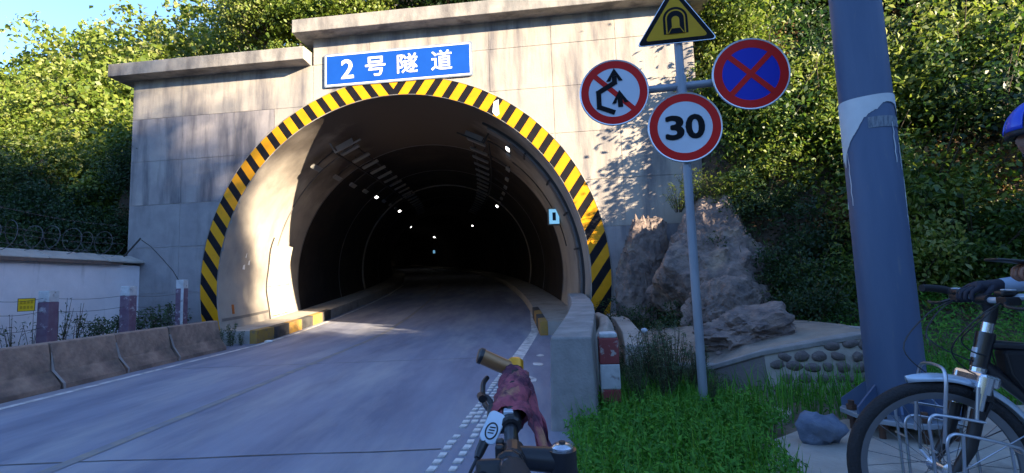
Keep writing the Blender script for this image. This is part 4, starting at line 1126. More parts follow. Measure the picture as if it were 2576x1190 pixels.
def bike_frame(t, r, ha, frame_m, head_lo, head_hi):
    """frame, crank, saddle, rear wheel behind the steering axis; returns the axis function"""
    ca, sa = math.cos(ha), math.sin(ha)
    def ax(d): return Vector((-.050 - d * ca, 0, r + d * sa))
    hl, hh = ax(head_lo), ax(head_hi)
    bb = Vector((-.66, 0, .285)); st = Vector((-.83, 0, .80)); rh = Vector((-1.07, 0, r))
    b = MB(); b.tube([hl, hh], .024, 14); b.build('head_tube', frame_m, t, smooth=True)
    b = MB(); b.tube([hh - (hh - hl) * .2, st - Vector((-.01, 0, .05))], .020, 12); b.build('top_tube', frame_m, t, smooth=True)
    b = MB(); b.tube([hl + (hh - hl) * .2, bb], .025, 12); b.build('down_tube', frame_m, t, smooth=True)
    b = MB(); b.tube([bb, st], .017, 12); b.build('seat_tube', frame_m, t, smooth=True)
    for s_ in (-1, 1):
        b = MB(); b.tube([bb + Vector((-.02, s_ * .03, 0)), rh + Vector((.15, s_ * .06, -.01)), rh + Vector((0, s_ * .062, 0))], .010, 8); b.build('chain_stay', frame_m, t, smooth=True)
        b = MB(); b.tube([st + Vector((0, s_ * .02, -.06)), rh + Vector((.05, s_ * .055, .1)), rh + Vector((0, s_ * .062, 0))], .009, 8); b.build('seat_stay', frame_m, t, smooth=True)
    sd = st + (st - bb).normalized() * .17
    b = MB(); b.tube([st, sd], .0135, 10); b.build('seat_post', M_CHROME, t, smooth=True)
    b = MB(); vs = []; n = 9
    secs = [(.15, .018, .0), (.08, .022, .004), (0, .035, .0), (-.07, .068, .004), (-.12, .075, .012), (-.145, .055, .014)]
    for x, w_, dz in secs:
        for j in range(n):
            a = math.pi * 2 * j / n; vs.append((sd.x + x, w_ * math.cos(a), sd.z + .03 + dz + .022 * math.sin(a)))
    b.add(vs, [(i * n + j, i * n + (j + 1) % n, (i + 1) * n + (j + 1) % n, (i + 1) * n + j) for i in range(len(secs) - 1) for j in range(n)] + [tuple(range(n)), tuple(range((len(secs) - 1) * n, len(secs) * n))])
    b.build('saddle', M_GRIP, t, smooth=True)
    b = MB(); b.tube([bb + Vector((0, -.062, 0)), bb + Vector((0, .062, 0))], .018, 10); b.tube([bb + Vector((0, -.050, 0)), bb + Vector((0, -.054, 0))], .085, 28)
    b.build('chainring', M_CHROME, t, smooth=True)
    for s_ in (-1, 1):
        e = bb + Vector((s_ * .15, s_ * .075, -s_ * .07)); b = MB(); b.tube([bb + Vector((0, s_ * .065, 0)), e], .010, 8); cr = b.build('crank_arm', M_CHROME, t, smooth=True)
        b = MB(); b.box(e + Vector((0, s_ * .05, 0)), (.09, .09, .024)); b.build('pedal', M_PLASTIC, cr, bevel=.004)
    wheel(t, (rh.x, 0, r), r, 1.0)
    return ax
def bent(pts, n=6):
    """Catmull-Rom through points"""
    P = [Vector(p) for p in pts]; out = []
    for i in range(len(P) - 1):
        p0, p1, p2, p3 = P[max(i - 1, 0)], P[i], P[i + 1], P[min(i + 2, len(P) - 1)]
        for k in range(n):
            t = k / n
            out.append(.5 * ((2 * p1) + (-p0 + p2) * t + (2 * p0 - 5 * p1 + 4 * p2 - p3) * t * t + (-p0 + 3 * p1 - 3 * p2 + p3) * t ** 3))
    out.append(P[-1]); return out

# --- the rider's trekking bicycle
RB = thing('trekking_bicycle', 'black trekking bicycle with silver front rack and mudguard held by the helmeted rider', 'bicycle', (1.675, 1.98, .112), R(170))
r = .34
ax = bike_frame(RB, r, R(73), M_FRAME, .405, .53)
fw = wheel(RB, (0, 0, r), r, 1.05)
cr = ax(.365)
b = MB(); b.box(cr, (.07, .16, .05), M=Matrix.Rotation(R(-17), 3, 'Y')); b.tube([ax(.36), ax(.42)], .026, 12); b.build('fork_crown', M_CHROME, RB, bevel=.014)
for s_ in (-1, 1):
    o_ = Vector((.012, s_ * .062, 0))
    b = MB(); b.tube([ax(.20) + o_, ax(.385) + o_], [.0145, .0145], 12); st_ = b.build('stanchion', M_CHROME, RB, smooth=True)
    b = MB(); b.tube([ax(.315) + o_, ax(.38) + o_], [.026, .028], 12); b.build('crown_sleeve', M_CHROME, st_, smooth=True)
    b = MB(); b.tube([Vector((0, s_ * .062, r - .01)), ax(.10) + o_, ax(.25) + o_], [.016, .021, .023], 12); b.build('fork_leg', M_PLASTIC, RB, smooth=True)
    b = MB(); b.tube([ax(.28) + o_ + Vector((-.035, 0, 0)), ax(.19) + o_ + Vector((-.03, -s_ * .02, 0))], .009, 6); b.box(ax(.30) + Vector((-.02, s_ * .045, -.01)), (.03, .02, .07)); b.build('brake_arm', M_PLASTIC, RB, smooth=True)
# mudguard
b = MB(); vs = []; n = 26
prof = [(-.034, -.020), (-.030, -.006), (-.018, .004), (0, .008), (.018, .004), (.030, -.006), (.034, -.020)]
a0, a1 = R(75), R(168)
for i in range(n + 1):
    a = a0 + (a1 - a0) * i / n; tp = min(1, .25 + i * .25)
    for q, (dy, dr) in enumerate(prof):
        rr = r + .022 + dr; vs.append((rr * math.cos(a), dy * tp, r + rr * math.sin(a)))
k = len(prof)
b.add(vs, [(i * k + j, i * k + j + 1, (i + 1) * k + j + 1, (i + 1) * k + j) for i in range(n) for j in range(k - 1)])
mg = b.build('mudguard', M_SILVER, RB, smooth=True); sl = mg.modifiers.new('thick', 'SOLIDIFY'); sl.thickness = .003
for s_ in (-1, 1):
    b = MB(); b.tube([(-.005, s_ * .07, r), (-.30, s_ * .04, r + .16)], .0025, 5); b.build('mudguard_stay', M_CHROME, mg)
# front rack: hoop over the wheel and a loop on each side
b = MB(); b.tube(bent([(.03, .085, r + .12), (.015, .085, r + .25), (-.002, .080, r + .36), (-.008, .05, r + .40), (-.008, -.05, r + .40), (-.002, -.080, r + .36), (.015, -.085, r + .25), (.03, -.085, r + .12)]), .0065, 8); b.build('rack_hoop', M_RACK, RB, smooth=True)
for s_ in (-1, 1):
    y = s_ * .105
    b = MB(); b.tube(bent([(.082, y, -.0 + r - .24), (.085, y, r + .10), (.088, y, r + .19), (.072, y, r + .228), (.03, y, r + .228), (-.10, y, r + .205)]), .0055, 8); b.build('rack_loop', M_RACK, RB, smooth=True)
    y = s_ * .125
    b = MB(); b.tube(bent([(.045, y, r - .26), (.047, y, r + .06), (.045, y, r + .135), (.025, y, r + .165), (-.02, y, r + .163), (-.16, y, r + .130), (-.20, y, r + .10), (-.21, y, r - .02), (-.22, y, r - .24)]), .0055, 8); b.build('rack_loop', M_RACK, RB, smooth=True)
    b = MB(); b.tube(bent([(-.16, y, r + .12), (-.165, y, r - .02), (-.17, y, r - .24)]), .005, 7); b.build('rack_rod', M_RACK, RB, smooth=True)
    b = MB(); b.tube([(-.11, s_ * .075, r + .33), (-.085, s_ * .085, r + .20)], .0065, 7); b.build('rack_strut', M_RACK, RB, smooth=True)
    b = MB(); b.tube([(0, s_ * .07, r), (0.0, s_ * .125, r + .03), (-.01, s_ * .125, r + .163)], .006, 7); b.build('rack_leg', M_RACK, RB, smooth=True)
b = MB()
for x, z in ((.085, r + .10), (.046, r - .24), (-.10, r + .205), (-.20, r + .10)): b.tube([(x, -.125 if z < r + .2 else -.105, z), (x, -.06, z)], .0045, 6); b.tube([(x, .125 if z < r + .2 else .105, z), (x, .06, z)], .0045, 6)
b.build('rack_crossbar', M_RACK, RB, smooth=True)
# stem and handlebar
b = MB(); b.tube([ax(.41), ax(.53)], .029, 14); b.tube([ax(.515), ax(.55)], .031, 14); b.build('headset', M_FRAME, RB, smooth=True)
b = MB(); b.tube([ax(.55), ax(.60)], .020, 12); b.build('headset_spacer', M_CHROME, RB, smooth=True)
stt = ax(.635); hc = stt + Vector((.015, 0, .050))
b = MB(); b.tube([ax(.59), ax(.655)], .022, 12); b.tube([stt, hc], [.020, .018], 12); b.tube([hc + Vector((0, -.03, 0)), hc + Vector((0, .03, 0))], .022, 12); b.build('stem', M_PLASTIC, RB, smooth=True)
for s_ in (-1, 1):
    b = MB(); b.tube(bent([hc, hc + Vector((0, s_ * .06, .0)), hc + Vector((-.02, s_ * .14, .015)), hc + Vector((-.08, s_ * .31, .02))]), .0125, 10); hb = b.build('handlebar', M_SILVER, RB, smooth=True)
    A, B_ = hc + Vector((-.028, s_ * .17, .022)), hc + Vector((-.082, s_ * .315, .02))
    b = MB(); b.tube([A, A.lerp(B_, .1), A.lerp(B_, .9), B_], [.019, .017, .019, .017], 10); b.build('grip', M_GRIP, RB, smooth=True)
    e = B_ + Vector((0, -s_ * .01, 0))
    b = MB(); b.tube(bent([e, e + Vector((.03, s_ * .012, .012)), e + Vector((.085, s_ * .006, .02)), e + Vector((.125, -s_ * .004, .022))]), [.017] * 19, 10); b.build('bar_end', M_GRIP, RB, smooth=True)
    lv = hc + Vector((-.012, s_ * .125, .012))
    b = MB(); b.box(lv + Vector((.02, 0, -.012)), (.05, .05, .032)); b.tube(bent([lv + Vector((.03, s_ * .01, -.01)), lv + Vector((.062, s_ * .05, -.03)), lv + Vector((.05, s_ * .13, -.035)), lv + Vector((.035, s_ * .17, -.03))]), .0075, 7); b.build('brake_lever', M_PLASTIC, RB, bevel=.006)
    b = MB(); b.box(lv + Vector((.018, -s_ * .01, .016)), (.055, .045, .022)); sh = b.build('shifter', M_PLASTIC, RB, bevel=.008)
    b = MB(); b.box(lv + Vector((.02, -s_ * .01, .030)), (.022, .020, .006)); b.box(lv + Vector((.02, s_ * .02, .030)), (.022, .020, .006)); b.build('shifter_window', M_SILVER, sh, bevel=.003)
for i, (e, bulge, y0) in enumerate(((ax(.43), .14, -.12), (ax(.33) + Vector((.02, -.03, 0)), .20, -.12), (ax(.46) + Vector((.0, .03, 0)), .12, .12), (ax(.38) + Vector((-.02, .04, 0)), .16, .12))):
    s0 = hc + Vector((.03, y0, -.005))
    b = MB(); b.tube(bent([s0, s0 + Vector((bulge * .55, 0, -.06)), (s0 + e) / 2 + Vector((bulge, y0 * .1, -.03)), e + Vector((bulge * .45, 0, .02)), e]), .0028, 6); b.build('cable', M_PLASTIC, RB, smooth=True)
b = MB(); b.box(ax(.47) + Vector((.026, 0, 0)), (.008, .028, .045), M=Matrix.Rotation(R(-17), 3, 'Y')); b.build('head_badge', M_SILVER, RB, bevel=.004)
# frame bag
b = MB(); p0 = ax(.50) + Vector((-.05, 0, -.02))
b.prism([(p0.x, p0.z), (p0.x - .005, p0.z - .09), (p0.x - .06, p0.z - .18), (p0.x - .20, p0.z - .21), (p0.x - .36, p0.z - .13), (p0.x - .40, p0.z - .03), (p0.x - .3, p0.z - .005)], -.035, .035, O=(0, 0, 0)); b.build('frame_bag', M_BAG, RB, bevel=.014)
b = MB(); pth = [(p0.x + .001, -.037, p0.z - .01), (p0.x - .012, -.037, p0.z - .09), (p0.x - .062, -.037, p0.z - .172), (p0.x - .20, -.037, p0.z - .2), (p0.x - .355, -.037, p0.z - .125)]
b.tube(pth, .003, 5); b.tube([(x, -y, z) for x, y, z in pth], .003, 5); b.build('bag_piping', M_DARK, RB)

# --- the photographer's bicycle in front of the camera
PB = thing('mountain_bicycle', 'bicycle with amber bar end and a mauve cloth over its handlebar at the road edge', 'bicycle', (-.175, .79, 0), R(180))
_before = set(bpy.data.objects)
ax2 = bike_frame(PB, .33, R(72), M_FRAME, .455, .59)
_hd = ax2(.52)         # the bars are turned: swing the frame about the head so the saddle lies behind the photographer
for o in [q for q in bpy.data.objects if q not in _before and q.parent == PB]:
    o.matrix_basis = Matrix.Translation(_hd) @ Matrix.Rotation(R(-74), 4, 'Z') @ Matrix.Translation(-_hd)
wheel(PB, (0, 0, .33), .33, 1.1)
for s_ in (-1, 1):
    b = MB(); b.tube([Vector((0, s_ * .062, .32)), ax2(.2) + Vector((.012, s_ * .062, 0)), ax2(.42) + Vector((.0, s_ * .06, 0))], [.015, .020, .019], 10); b.build('fork_leg', M_FRAME, PB, smooth=True)
b = MB(); b.box(ax2(.425), (.06, .16, .045)); b.tube([ax2(.42), ax2(.62)], .026, 12); b.build('fork_crown', M_FRAME, PB, bevel=.01)
def L2(x, y, z): return Vector((-.175 - x, .79 - y, z))          # world -> bicycle frame
cap = L2(.068, .79, .985)
b = MB(); b.tube([ax2(.60), ax2(.64), cap - Vector((0, 0, .035)), cap - Vector((0, 0, .004))], [.021, .021, .0225, .0225], 18); b.build('steerer_clamp', M_PLASTIC, PB, smooth=True)
b = MB(); b.tube([cap - Vector((0, 0, .004)), cap, cap + Vector((0, 0, .004)), cap + Vector((0, 0, .005))], [.0175, .0175, .013, .006], 20); tc_ = b.build('top_cap', M_CHROME, PB, smooth=True)
b = MB(); b.tube([cap + Vector((0, 0, .003)), cap + Vector((0, 0, .008))], [.0055, .0055], 8); b.build('cap_bolt', M_DARK, tc_, smooth=True)
bc = L2(-.012, .80, .968)
b = MB(); b.tube([cap - Vector((0, 0, .022)), bc], [.020, .0175], 16); b.build('stem', M_PLASTIC, PB, smooth=True)
b = MB(); b.tube([bc + Vector((0, -.026, 0)), bc + Vector((0, .026, 0))], .0215, 16); b.box(bc + Vector((.020, -.014, .0)), (.014, .014, .05)); b.box(bc + Vector((.020, .014, .0)), (.014, .014, .05)); b.build('bar_clamp', M_PLASTIC, PB, bevel=.004)
barp = [L2(-.012, .80, .968), L2(-.013, .85, .970), L2(-.016, .92, 1.000), L2(-.012, 1.00, 1.030), L2(-.003, 1.115, 1.052)]
b = MB(); b.tube(bent(barp), .0130, 12); b.build('handlebar', M_FRAME, PB, smooth=True)
barl = [L2(-.012, .80, .968), L2(-.013, .75, .970), L2(-.016, .68, 1.000), L2(-.012, .60, 1.020), L2(.006, .49, 1.036)]
b = MB(); b.tube(bent(barl), .0130, 12); b.build('handlebar', M_FRAME, PB, smooth=True)
b = MB(); b.tube([L2(-.008, .60, 1.021), L2(.006, .485, 1.037)], .0175, 12); b.build('grip', M_GRIP, PB, smooth=True)
b = MB(); b.tube([L2(-.010, .985, 1.026), L2(-.003, 1.10, 1.049)], .0185, 12); b.build('grip', M_GRIP, PB, smooth=True)
# control pods, brake levers
for sg, yy in ((1, .0), (-1, .0)):
    def Q(x, y, z): return L2(x, .80 + sg * (y - .80), z)
    b = MB(); b.tube([Q(-.014, .885, .988), Q(-.015, .945, 1.008)], .020, 12); b.box(Q(-.034, .925, .995), (.050, .060, .030), M=Matrix.Rotation(R(-20 * sg), 3, 'X')); b.build('control_pod', M_PLASTIC, PB, bevel=.007)
    b = MB(); b.tube(bent([Q(-.040, .94, 1.0), Q(-.066, .985, 1.005), Q(-.074, 1.05, 1.03), Q(-.066, 1.08, 1.04)]), .0055, 8); b.build('brake_lever', M_PLASTIC, PB, smooth=True)
    b = MB(); b.tube([Q(-.050, .905, .985), Q(-.058, .89, .975), Q(-.071, .87, .952), Q(-.074, .862, .946)], [.010, .0105, .0085, .006], 10); b.build('cable_boot', M_PLASTIC, PB, smooth=True)
    b = MB(); b.tube(bent([Q(-.073, .865, .949), Q(-.095, .83, .915), Q(-.118, .79, .88), Q(-.10, .78, .78), Q(-.03, .79, .68), Q(.0, .79, .6)]), .0030, 7); b.build('cable', M_PLASTIC, PB, smooth=True)
    if sg > 0: b = MB(); b.tube(bent([Q(-.050, .955, 1.012), Q(-.060, .965, 1.024), Q(-.072, .965, 1.026)]), .0055, 8); b.tube([Q(-.069, .955, 1.024), Q(-.074, .975, 1.026)], .008, 8); b.build('thumb_lever', M_PLASTIC, PB, smooth=True)
    if sg < 0: continue
    v_ = Vector((-.45, -.30, .85)).normalized(); u_ = Vector((-.85, .05, -.5)); u_ = (u_ - v_ * u_.dot(v_)).normalized(); nz_ = u_.cross(v_)
    if nz_.y < 0: u_ = -u_; nz_ = u_.cross(v_)
    c_ = Q(-.047, .885, .990)
    b = MB(); b.prism(rrect(.032, .056, .010), -.006, .003, O=c_, U=u_, V=v_); pl_ = b.build('silver_cover', M_SILVER, PB, bevel=.002)
    b = MB(); ctr = c_ + nz_ * .0040 - v_ * .006
    b.tube([ctr + u_ * .0100 * math.cos(t) + v_ * .0140 * math.sin(t) for t in [2 * math.pi * i / 18 for i in range(18)]], .0015, 5, closed=True)
    for dv in (-.005, .0, .005): b.tube([ctr + u_ * -.005 + v_ * dv, ctr + u_ * .005 + v_ * (dv + .003)], .0012, 4)
    b.build('emblem', M_PLASTIC, pl_)
    b = MB(); b.box(Q(-.018, .905, 1.012), (.018, .022, .008)); b.build('clamp_window', M_SILVER, PB, bevel=.002)
# amber bar end on the far side
e0 = L2(-.004, 1.095, 1.047)
b = MB(); b.tube([L2(-.005, 1.068, 1.030), L2(-.004, 1.098, 1.048), L2(-.003, 1.112, 1.068), L2(-.003, 1.115, 1.074)], [.0185, .0195, .019, .013], 14); be = b.build('bar_end_clamp', M_AMBER, PB, smooth=True)
b = MB(); b.tube([L2(-.010, 1.100, 1.052), L2(-.040, 1.095, 1.066), L2(-.078, 1.088, 1.086)], [.0170, .0170, .0172], 14); b.build('bar_end', M_AMBERD, PB, smooth=True)
b = MB(); b.tube([L2(-.076, 1.088, 1.085), L2(-.083, 1.087, 1.0885), L2(-.086, 1.0865, 1.0895)], [.0185, .0180, .013], 14); b.build('end_plug', M_PLASTIC, PB, smooth=True)
# cloth draped over the grip
CL = MB(); nu, nv = 60, 46
vs = []
for j in range(nv + 1):
    t = j / nv                                   # 0 front lip, 0.25 over the bar, 1 hem
    for i in range(nu + 1):
        s_ = i / nu                              # along the bar
        yb = .900 + .165 * s_; zb = .990 + .052 * s_; xb = -.012 + .008 * s_
        fold = math.sin(s_ * 17 + 2.2 * t) * .6 + math.sin(s_ * 31 - 3 * t) * .3
        if t < .30:
            a = math.pi * (1.10 - t / .30 * 1.10)
            rr = .024 + .006 * math.sin(s_ * 9 + a * 2) + .004 * fold
            x = xb + rr * math.cos(a) * 1.1; z = zb + rr * math.sin(a); y = yb
        else:
            q = (t - .30) / .70
            x = xb + .027 + .070 * q ** .8 * (.70 + .30 * (1 - s_)) + .013 * fold * q + .004 * math.sin(q * 14 + s_ * 6)
            z = zb - (.225 - .06 * s_ + .022 * math.sin(s_ * 11)) * q
            y = yb - .050 * q * (s_ - .15) - .035 * q * (1 - s_) + .012 * math.sin(s_ * 23 + 2 * q) * q - .02 * q
        vs.append(L2(x, y, z))
CL.add(vs, [(j * (nu + 1) + i, j * (nu + 1) + i + 1, (j + 1) * (nu + 1) + i + 1, (j + 1) * (nu + 1) + i) for j in range(nv) for i in range(nu)])
# a twisted roll of the cloth round the bar
rv = []; nn = 30
for j in range(nn + 1):
    s_ = j / nn; cpt = Vector((-.014 + .011 * s_, .915 + .168 * s_, .998 + .046 * s_))
    for i in range(20):
        a = 2 * math.pi * i / 20; tw = a + s_ * 5
        rr = (.031 - .008 * s_) * (1 + .16 * math.sin(3 * tw) + .10 * math.sin(7 * tw + s_ * 4)) * (1 if 0 < j < nn else .75)
        rv.append(L2(cpt.x + rr * math.cos(a) * 1.15, cpt.y, cpt.z + rr * math.sin(a)))
CL.add(rv, [(j * 20 + i, j * 20 + (i + 1) % 20, (j + 1) * 20 + (i + 1) % 20, (j + 1) * 20 + i) for j in range(nn) for i in range(20)])
PBm = Matrix.Translation((-.175, .79, 0)) @ Matrix.Rotation(math.pi, 4, 'Z')
CL.v = [tuple(PBm @ Vector(v)) for v in CL.v]
clo = CL.build('draped_cloth', M_CLOTH, smooth=True); clo.data.set_sharp_from_angle(angle=R(180))
tag(clo, 'crumpled mauve cloth draped over the handlebar beside the amber bar end', 'cloth')

# ------------------------------------------------------------------ rider
M_SKIN = mat('skin', (0.30, 0.16, 0.11), 0.55, var=(0.26, 0.13, 0.09), scale=12)
M_JACKET = mat('jacket', (0.26, 0.33, 0.42), 0.75, var=(0.22, 0.28, 0.37), scale=8)
M_TORSO = mat('dark_vest', (0.020, 0.021, 0.028), 0.85)
M_TROUS = mat('dark_trousers', (0.022, 0.022, 0.026), 0.9)
M_GLOVE = mat('glove', (0.014, 0.016, 0.03), 0.7)
M_GLOVEB = mat('glove_blue', (0.02, 0.04, 0.30), 0.6)
M_HELM = mat('helmet_blue', (0.012, 0.045, 0.42), 0.28, coat=.4)
M_HELMD = mat('helmet_dark', (0.010, 0.011, 0.016), 0.5)
M_HAIR = mat('hair', (0.012, 0.010, 0.009), 0.7)
M_SHOE = mat('shoe', (0.06, 0.06, 0.065), 0.7)
PX = Vector((2.40, 1.83, .112))
PE = thing('person', 'person in blue cycling helmet and grey blue sleeves standing over the black bicycle', 'person', PX)
hd = (RB.matrix_basis.to_3x3() @ Vector((1, 0, 0))).normalized(); lf = Vector((-hd.y, hd.x, 0))
hbw = RB.matrix_basis @ hc
J = {}; E_ = []; RAD = {}
def jn(n, p, r_, par=None):
    J[n] = Vector(p); RAD[n] = r_
    if par: E_.append((par, n))
pel = Vector((2.46, 1.815, 1.00)); chest = Vector((2.34, 1.84, 1.36)); neck = Vector((2.215, 1.87, 1.565))
jn('pel', pel, .15); jn('wai', pel.lerp(chest, .45), .135, 'pel'); jn('che', chest, .155, 'wai'); jn('upc', chest.lerp(neck, .6), .11, 'che'); jn('nec', neck, .058, 'upc'); jn('hed0', neck + Vector((-.03, .006, .07)), .055, 'nec')
for s_, nm in ((1, 'l'), (-1, 'r')):
    hip = pel + lf * s_ * .10 + Vector((0, 0, -.06)); foot = pel + lf * s_ * .20 + hd * .06; foot.z = .19
    knee = hip.lerp(foot, .5) + hd * .05
    jn('hip' + nm, hip, .095, 'pel'); jn('kne' + nm, knee, .062, 'hip' + nm); jn('clf' + nm, knee.lerp(foot, .35) - hd * .02, .060, 'kne' + nm); jn('ank' + nm, foot, .042, 'clf' + nm)
    jn('toe' + nm, foot + hd * .15 + Vector((0, 0, -.035)), .036, 'ank' + nm); 
sh_r = chest.lerp(neck, .55) - lf * .19; sh_l = chest.lerp(neck, .55) + lf * .19
hand_r = hbw + Vector((.03, .02, .045)) - lf * .045
hand_l = Vector((1.86, 1.70, 1.235))
def arm(nm, sh, hand, elb, fdir, spread, up):
    jn('sho' + nm, sh, .070, 'upc'); jn('elb' + nm, elb, .047, 'sho' + nm)
    w_ = hand - fdir * .085
    jn('for' + nm, elb.lerp(w_, .3), .046, 'elb' + nm); jn('wri' + nm, w_, .030, 'for' + nm); jn('pal' + nm, hand - fdir * .03, .032, 'wri' + nm); jn('pa2' + nm, hand + fdir * .012, .030, 'pal' + nm)
    for k in range(4):
        o_ = spread * (.024 * (k - 1.5)); ln = (.030, .036, .034, .026)[k]
        b0 = hand + fdir * .020 + o_
        jn('f%da' % k + nm, b0, .0105, 'pa2' + nm); jn('f%db' % k + nm, b0 + fdir * ln - up * .012, .0095, 'f%da' % k + nm); jn('f%dc' % k + nm, b0 + fdir * (ln + .006) - up * .040, .0085, 'f%db' % k + nm); jn('f%dd' % k + nm, b0 + fdir * (ln - .018) - up * .054, .0075, 'f%dc' % k + nm)
    t0 = hand - fdir * .035 + spread * .036
    jn('t0' + nm, t0, .0125, 'pal' + nm); jn('t1' + nm, t0 + fdir * .03 + spread * .016 - up * .018, .0105, 't0' + nm); jn('t2' + nm, t0 + fdir * .05 + spread * .004 - up * .038, .009, 't1' + nm)
arm('r', sh_r, hand_r, Vector((2.40, 1.96, 1.19)), (hand_r - Vector((2.40, 1.96, 1.19))).normalized(), lf, Vector((0, 0, 1)))
arm('l', sh_l, hand_l, Vector((2.26, 1.60, 1.17)), (hand_l - Vector((2.26, 1.60, 1.17))).normalized(), -lf, Vector((0, 0, 1)))
names = list(J); me = bpy.data.meshes.new('body_skeleton')
me.from_pydata([J[n] - PX for n in names], [(names.index(a), names.index(c)) for a, c in E_], [])
bo = obj('tmp_body', me)
skm = bo.modifiers.new('skin', 'SKIN'); sb = bo.modifiers.new('sub', 'SUBSURF'); sb.levels = 2; sb.render_levels = 2
for i, n in enumerate(names): me.skin_vertices[0].data[i].radius = (RAD[n], RAD[n]); me.skin_vertices[0].data[i].use_root = (n == 'pel')
bpy.context.view_layer.update()
bme = bpy.data.meshes.new_from_object(bo.evaluated_get(bpy.context.evaluated_depsgraph_get())); bpy.data.objects.remove(bo)
bme.name = 'body'; bme.materials.clear()
for m in (M_TORSO, M_TROUS, M_JACKET, M_GLOVE, M_SKIN, M_SHOE): bme.materials.append(m)
# head: shaped egg with brow, nose, lips, chin, ears
hcn = neck + Vector((-.045, .010, .185))
fdir = (hd + Vector((-.05, -.12, -.06))).normalized(); fl = Vector((0, 0, 1)).cross(fdir).normalized(); fu = fdir.cross(fl)
hb_ = MB(); NU, NV = 40, 30; vs = []
def G(x, y, cx, cy, sx, sy): return math.exp(-((x - cx) / sx) ** 2 - ((y - cy) / sy) ** 2)
for j in range(NV + 1):
    ph = math.pi * j / NV
    for i in range(NU):
        th = 2 * math.pi * i / NU
        f_, l_, u_ = math.sin(ph) * math.cos(th), math.sin(ph) * math.sin(th), math.cos(ph)
        X, Y, Z = f_ * .098, l_ * .076, u_ * .122
        if u_ < 0: Y *= 1 + .22 * u_; X *= 1 + (.10 * u_ if f_ > 0 else .35 * u_)
        if f_ > .2:
            X += .026 * G(l_, u_, 0, -.12, .16, .20) * f_ + .012 * G(l_, u_, 0, .05, .12, .22) + .008 * G(l_, u_, 0, -.50, .3, .07) + .007 * G(l_, u_, 0, -.60, .26, .06) + .012 * G(l_, u_, 0, -.85, .3, .14)
            X -= .013 * (G(l_, u_, .38, .06, .18, .10) + G(l_, u_, -.38, .06, .18, .10)); X += .005 * (G(l_, u_, .36, .24, .3, .08) + G(l_, u_, -.36, .24, .3, .08))
            X += .006 * (G(l_, u_, .5, -.2, .2, .2) + G(l_, u_, -.5, -.2, .2, .2))
        Y += (.016 if l_ > 0 else -.016) * G(abs(l_), u_, 1.0, -.08, .10, .26) * (1 if abs(f_) < .35 else .2)
        vs.append(tuple(hcn - PX + fdir * X + fl * Y + fu * Z))
hb_.add(vs, [(j * NU + i, j * NU + (i + 1) % NU, (j + 1) * NU + (i + 1) % NU, (j + 1) * NU + i) for j in range(NV) for i in range(NU)])
hme = hb_.mesh('head', M_SKIN, True)
bm = bmesh.new(); bm.from_mesh(bme); nb = len(bm.faces)
bm.faces.ensure_lookup_table()
def near_seg(p, a, c):
    d = c - a; t = max(0, min(1, (p - a).dot(d) / d.length_squared)); return (p - a - d * t).length
for f in bm.faces:
    p = f.calc_center_median() + PX; mi = 0
    if p.z < 1.02: mi = 1
    if p.z < .22: mi = 5
    if p.z > 1.57 and (p - neck).length < .16: mi = 4
    for nm in 'rl':
        dw = near_seg(p, J['wri' + nm], J['pa2' + nm]); da = min(near_seg(p, J['sho' + nm], J['elb' + nm]), near_seg(p, J['elb' + nm], J['wri' + nm]))
        if (p - J['pa2' + nm]).length < .125 and (p - J['wri' + nm]).dot(J['pa2' + nm] - J['wri' + nm]) > .0: mi = 3 if nm == 'r' else 4
        elif da < .075 and p.z > 1.05: mi = 2 if nm == 'r' else 0
    f.material_index = mi; f.smooth = True
bm.from_mesh(hme); bm.faces.ensure_lookup_table()
for f in list(bm.faces)[nb:]: f.material_index = 4; f.smooth = True
bm.to_mesh(bme); bm.free()
obj('body', bme, PE)
# eyes, brows, hair, helmet
for s_ in (-1, 1):
    b = MB(); c_ = hcn - PX + fdir * .078 + fl * s_ * .030 + fu * .007
    b.lathe([(.001, -.011), (.007, -.008), (.0105, 0), (.007, .008), (.001, .011)], c_, 10); b.build('eye', M_HAIR, PE, smooth=True)
    b = MB(); b.tube([c_ + fl * s_ * -.012 + fu * .020 + fdir * .012, c_ + fu * .024 + fdir * .011, c_ + fl * s_ * .016 + fu * .019 + fdir * .002], [.003, .004, .002], 6); b.build('eyebrow', M_HAIR, PE, smooth=True)
b = MB(); vs = []
for j in range(9):
    ph = R(14 + 68 * j / 8)
    for i in range(32):
        th = 2 * math.pi * i / 32; k = 1.03
        vs.append(tuple(hcn - PX + fdir * (math.sin(ph) * math.cos(th) * .101 * k - .006) + fl * math.sin(ph) * math.sin(th) * .080 * k + fu * (math.cos(ph) * .124 * k)))
b.add(vs, [(j * 32 + i, j * 32 + (i + 1) % 32, (j + 1) * 32 + (i + 1) % 32, (j + 1) * 32 + i) for j in range(8) for i in range(32)]); b.build('hair', M_HAIR, PE, smooth=True)
def helm_shell(sc_, ph0, ph1, th_fn, n1=12, n2=40):
    vs = []
    for j in range(n1 + 1):
        for i in range(n2 + 1):
            th0, th1 = th_fn
            th = th0 + (th1 - th0) * i / n2; ph = ph0 + (ph1 - ph0) * j / n1
            ridge = 1 + .035 * math.cos(6 * th) * math.sin(ph)
            vs.append(tuple(hcn - PX + fdir * (math.sin(ph) * math.cos(th) * .142 * sc_ * ridge - .012) + fl * math.sin(ph) * math.sin(th) * .112 * sc_ * ridge + fu * (math.cos(ph) * .135 * sc_ + .030)))
    return vs, [(j * (n2 + 1) + i, j * (n2 + 1) + i + 1, (j + 1) * (n2 + 1) + i + 1, (j + 1) * (n2 + 1) + i) for j in range(n1) for i in range(n2)]
b = MB(); b.add(*helm_shell(.97, R(2), R(96), (0, 2 * math.pi))); hm = b.build('helmet', M_HELMD, PE, smooth=True); q = hm.modifiers.new('t', 'SOLIDIFY'); q.thickness = .018; q.offset = -1
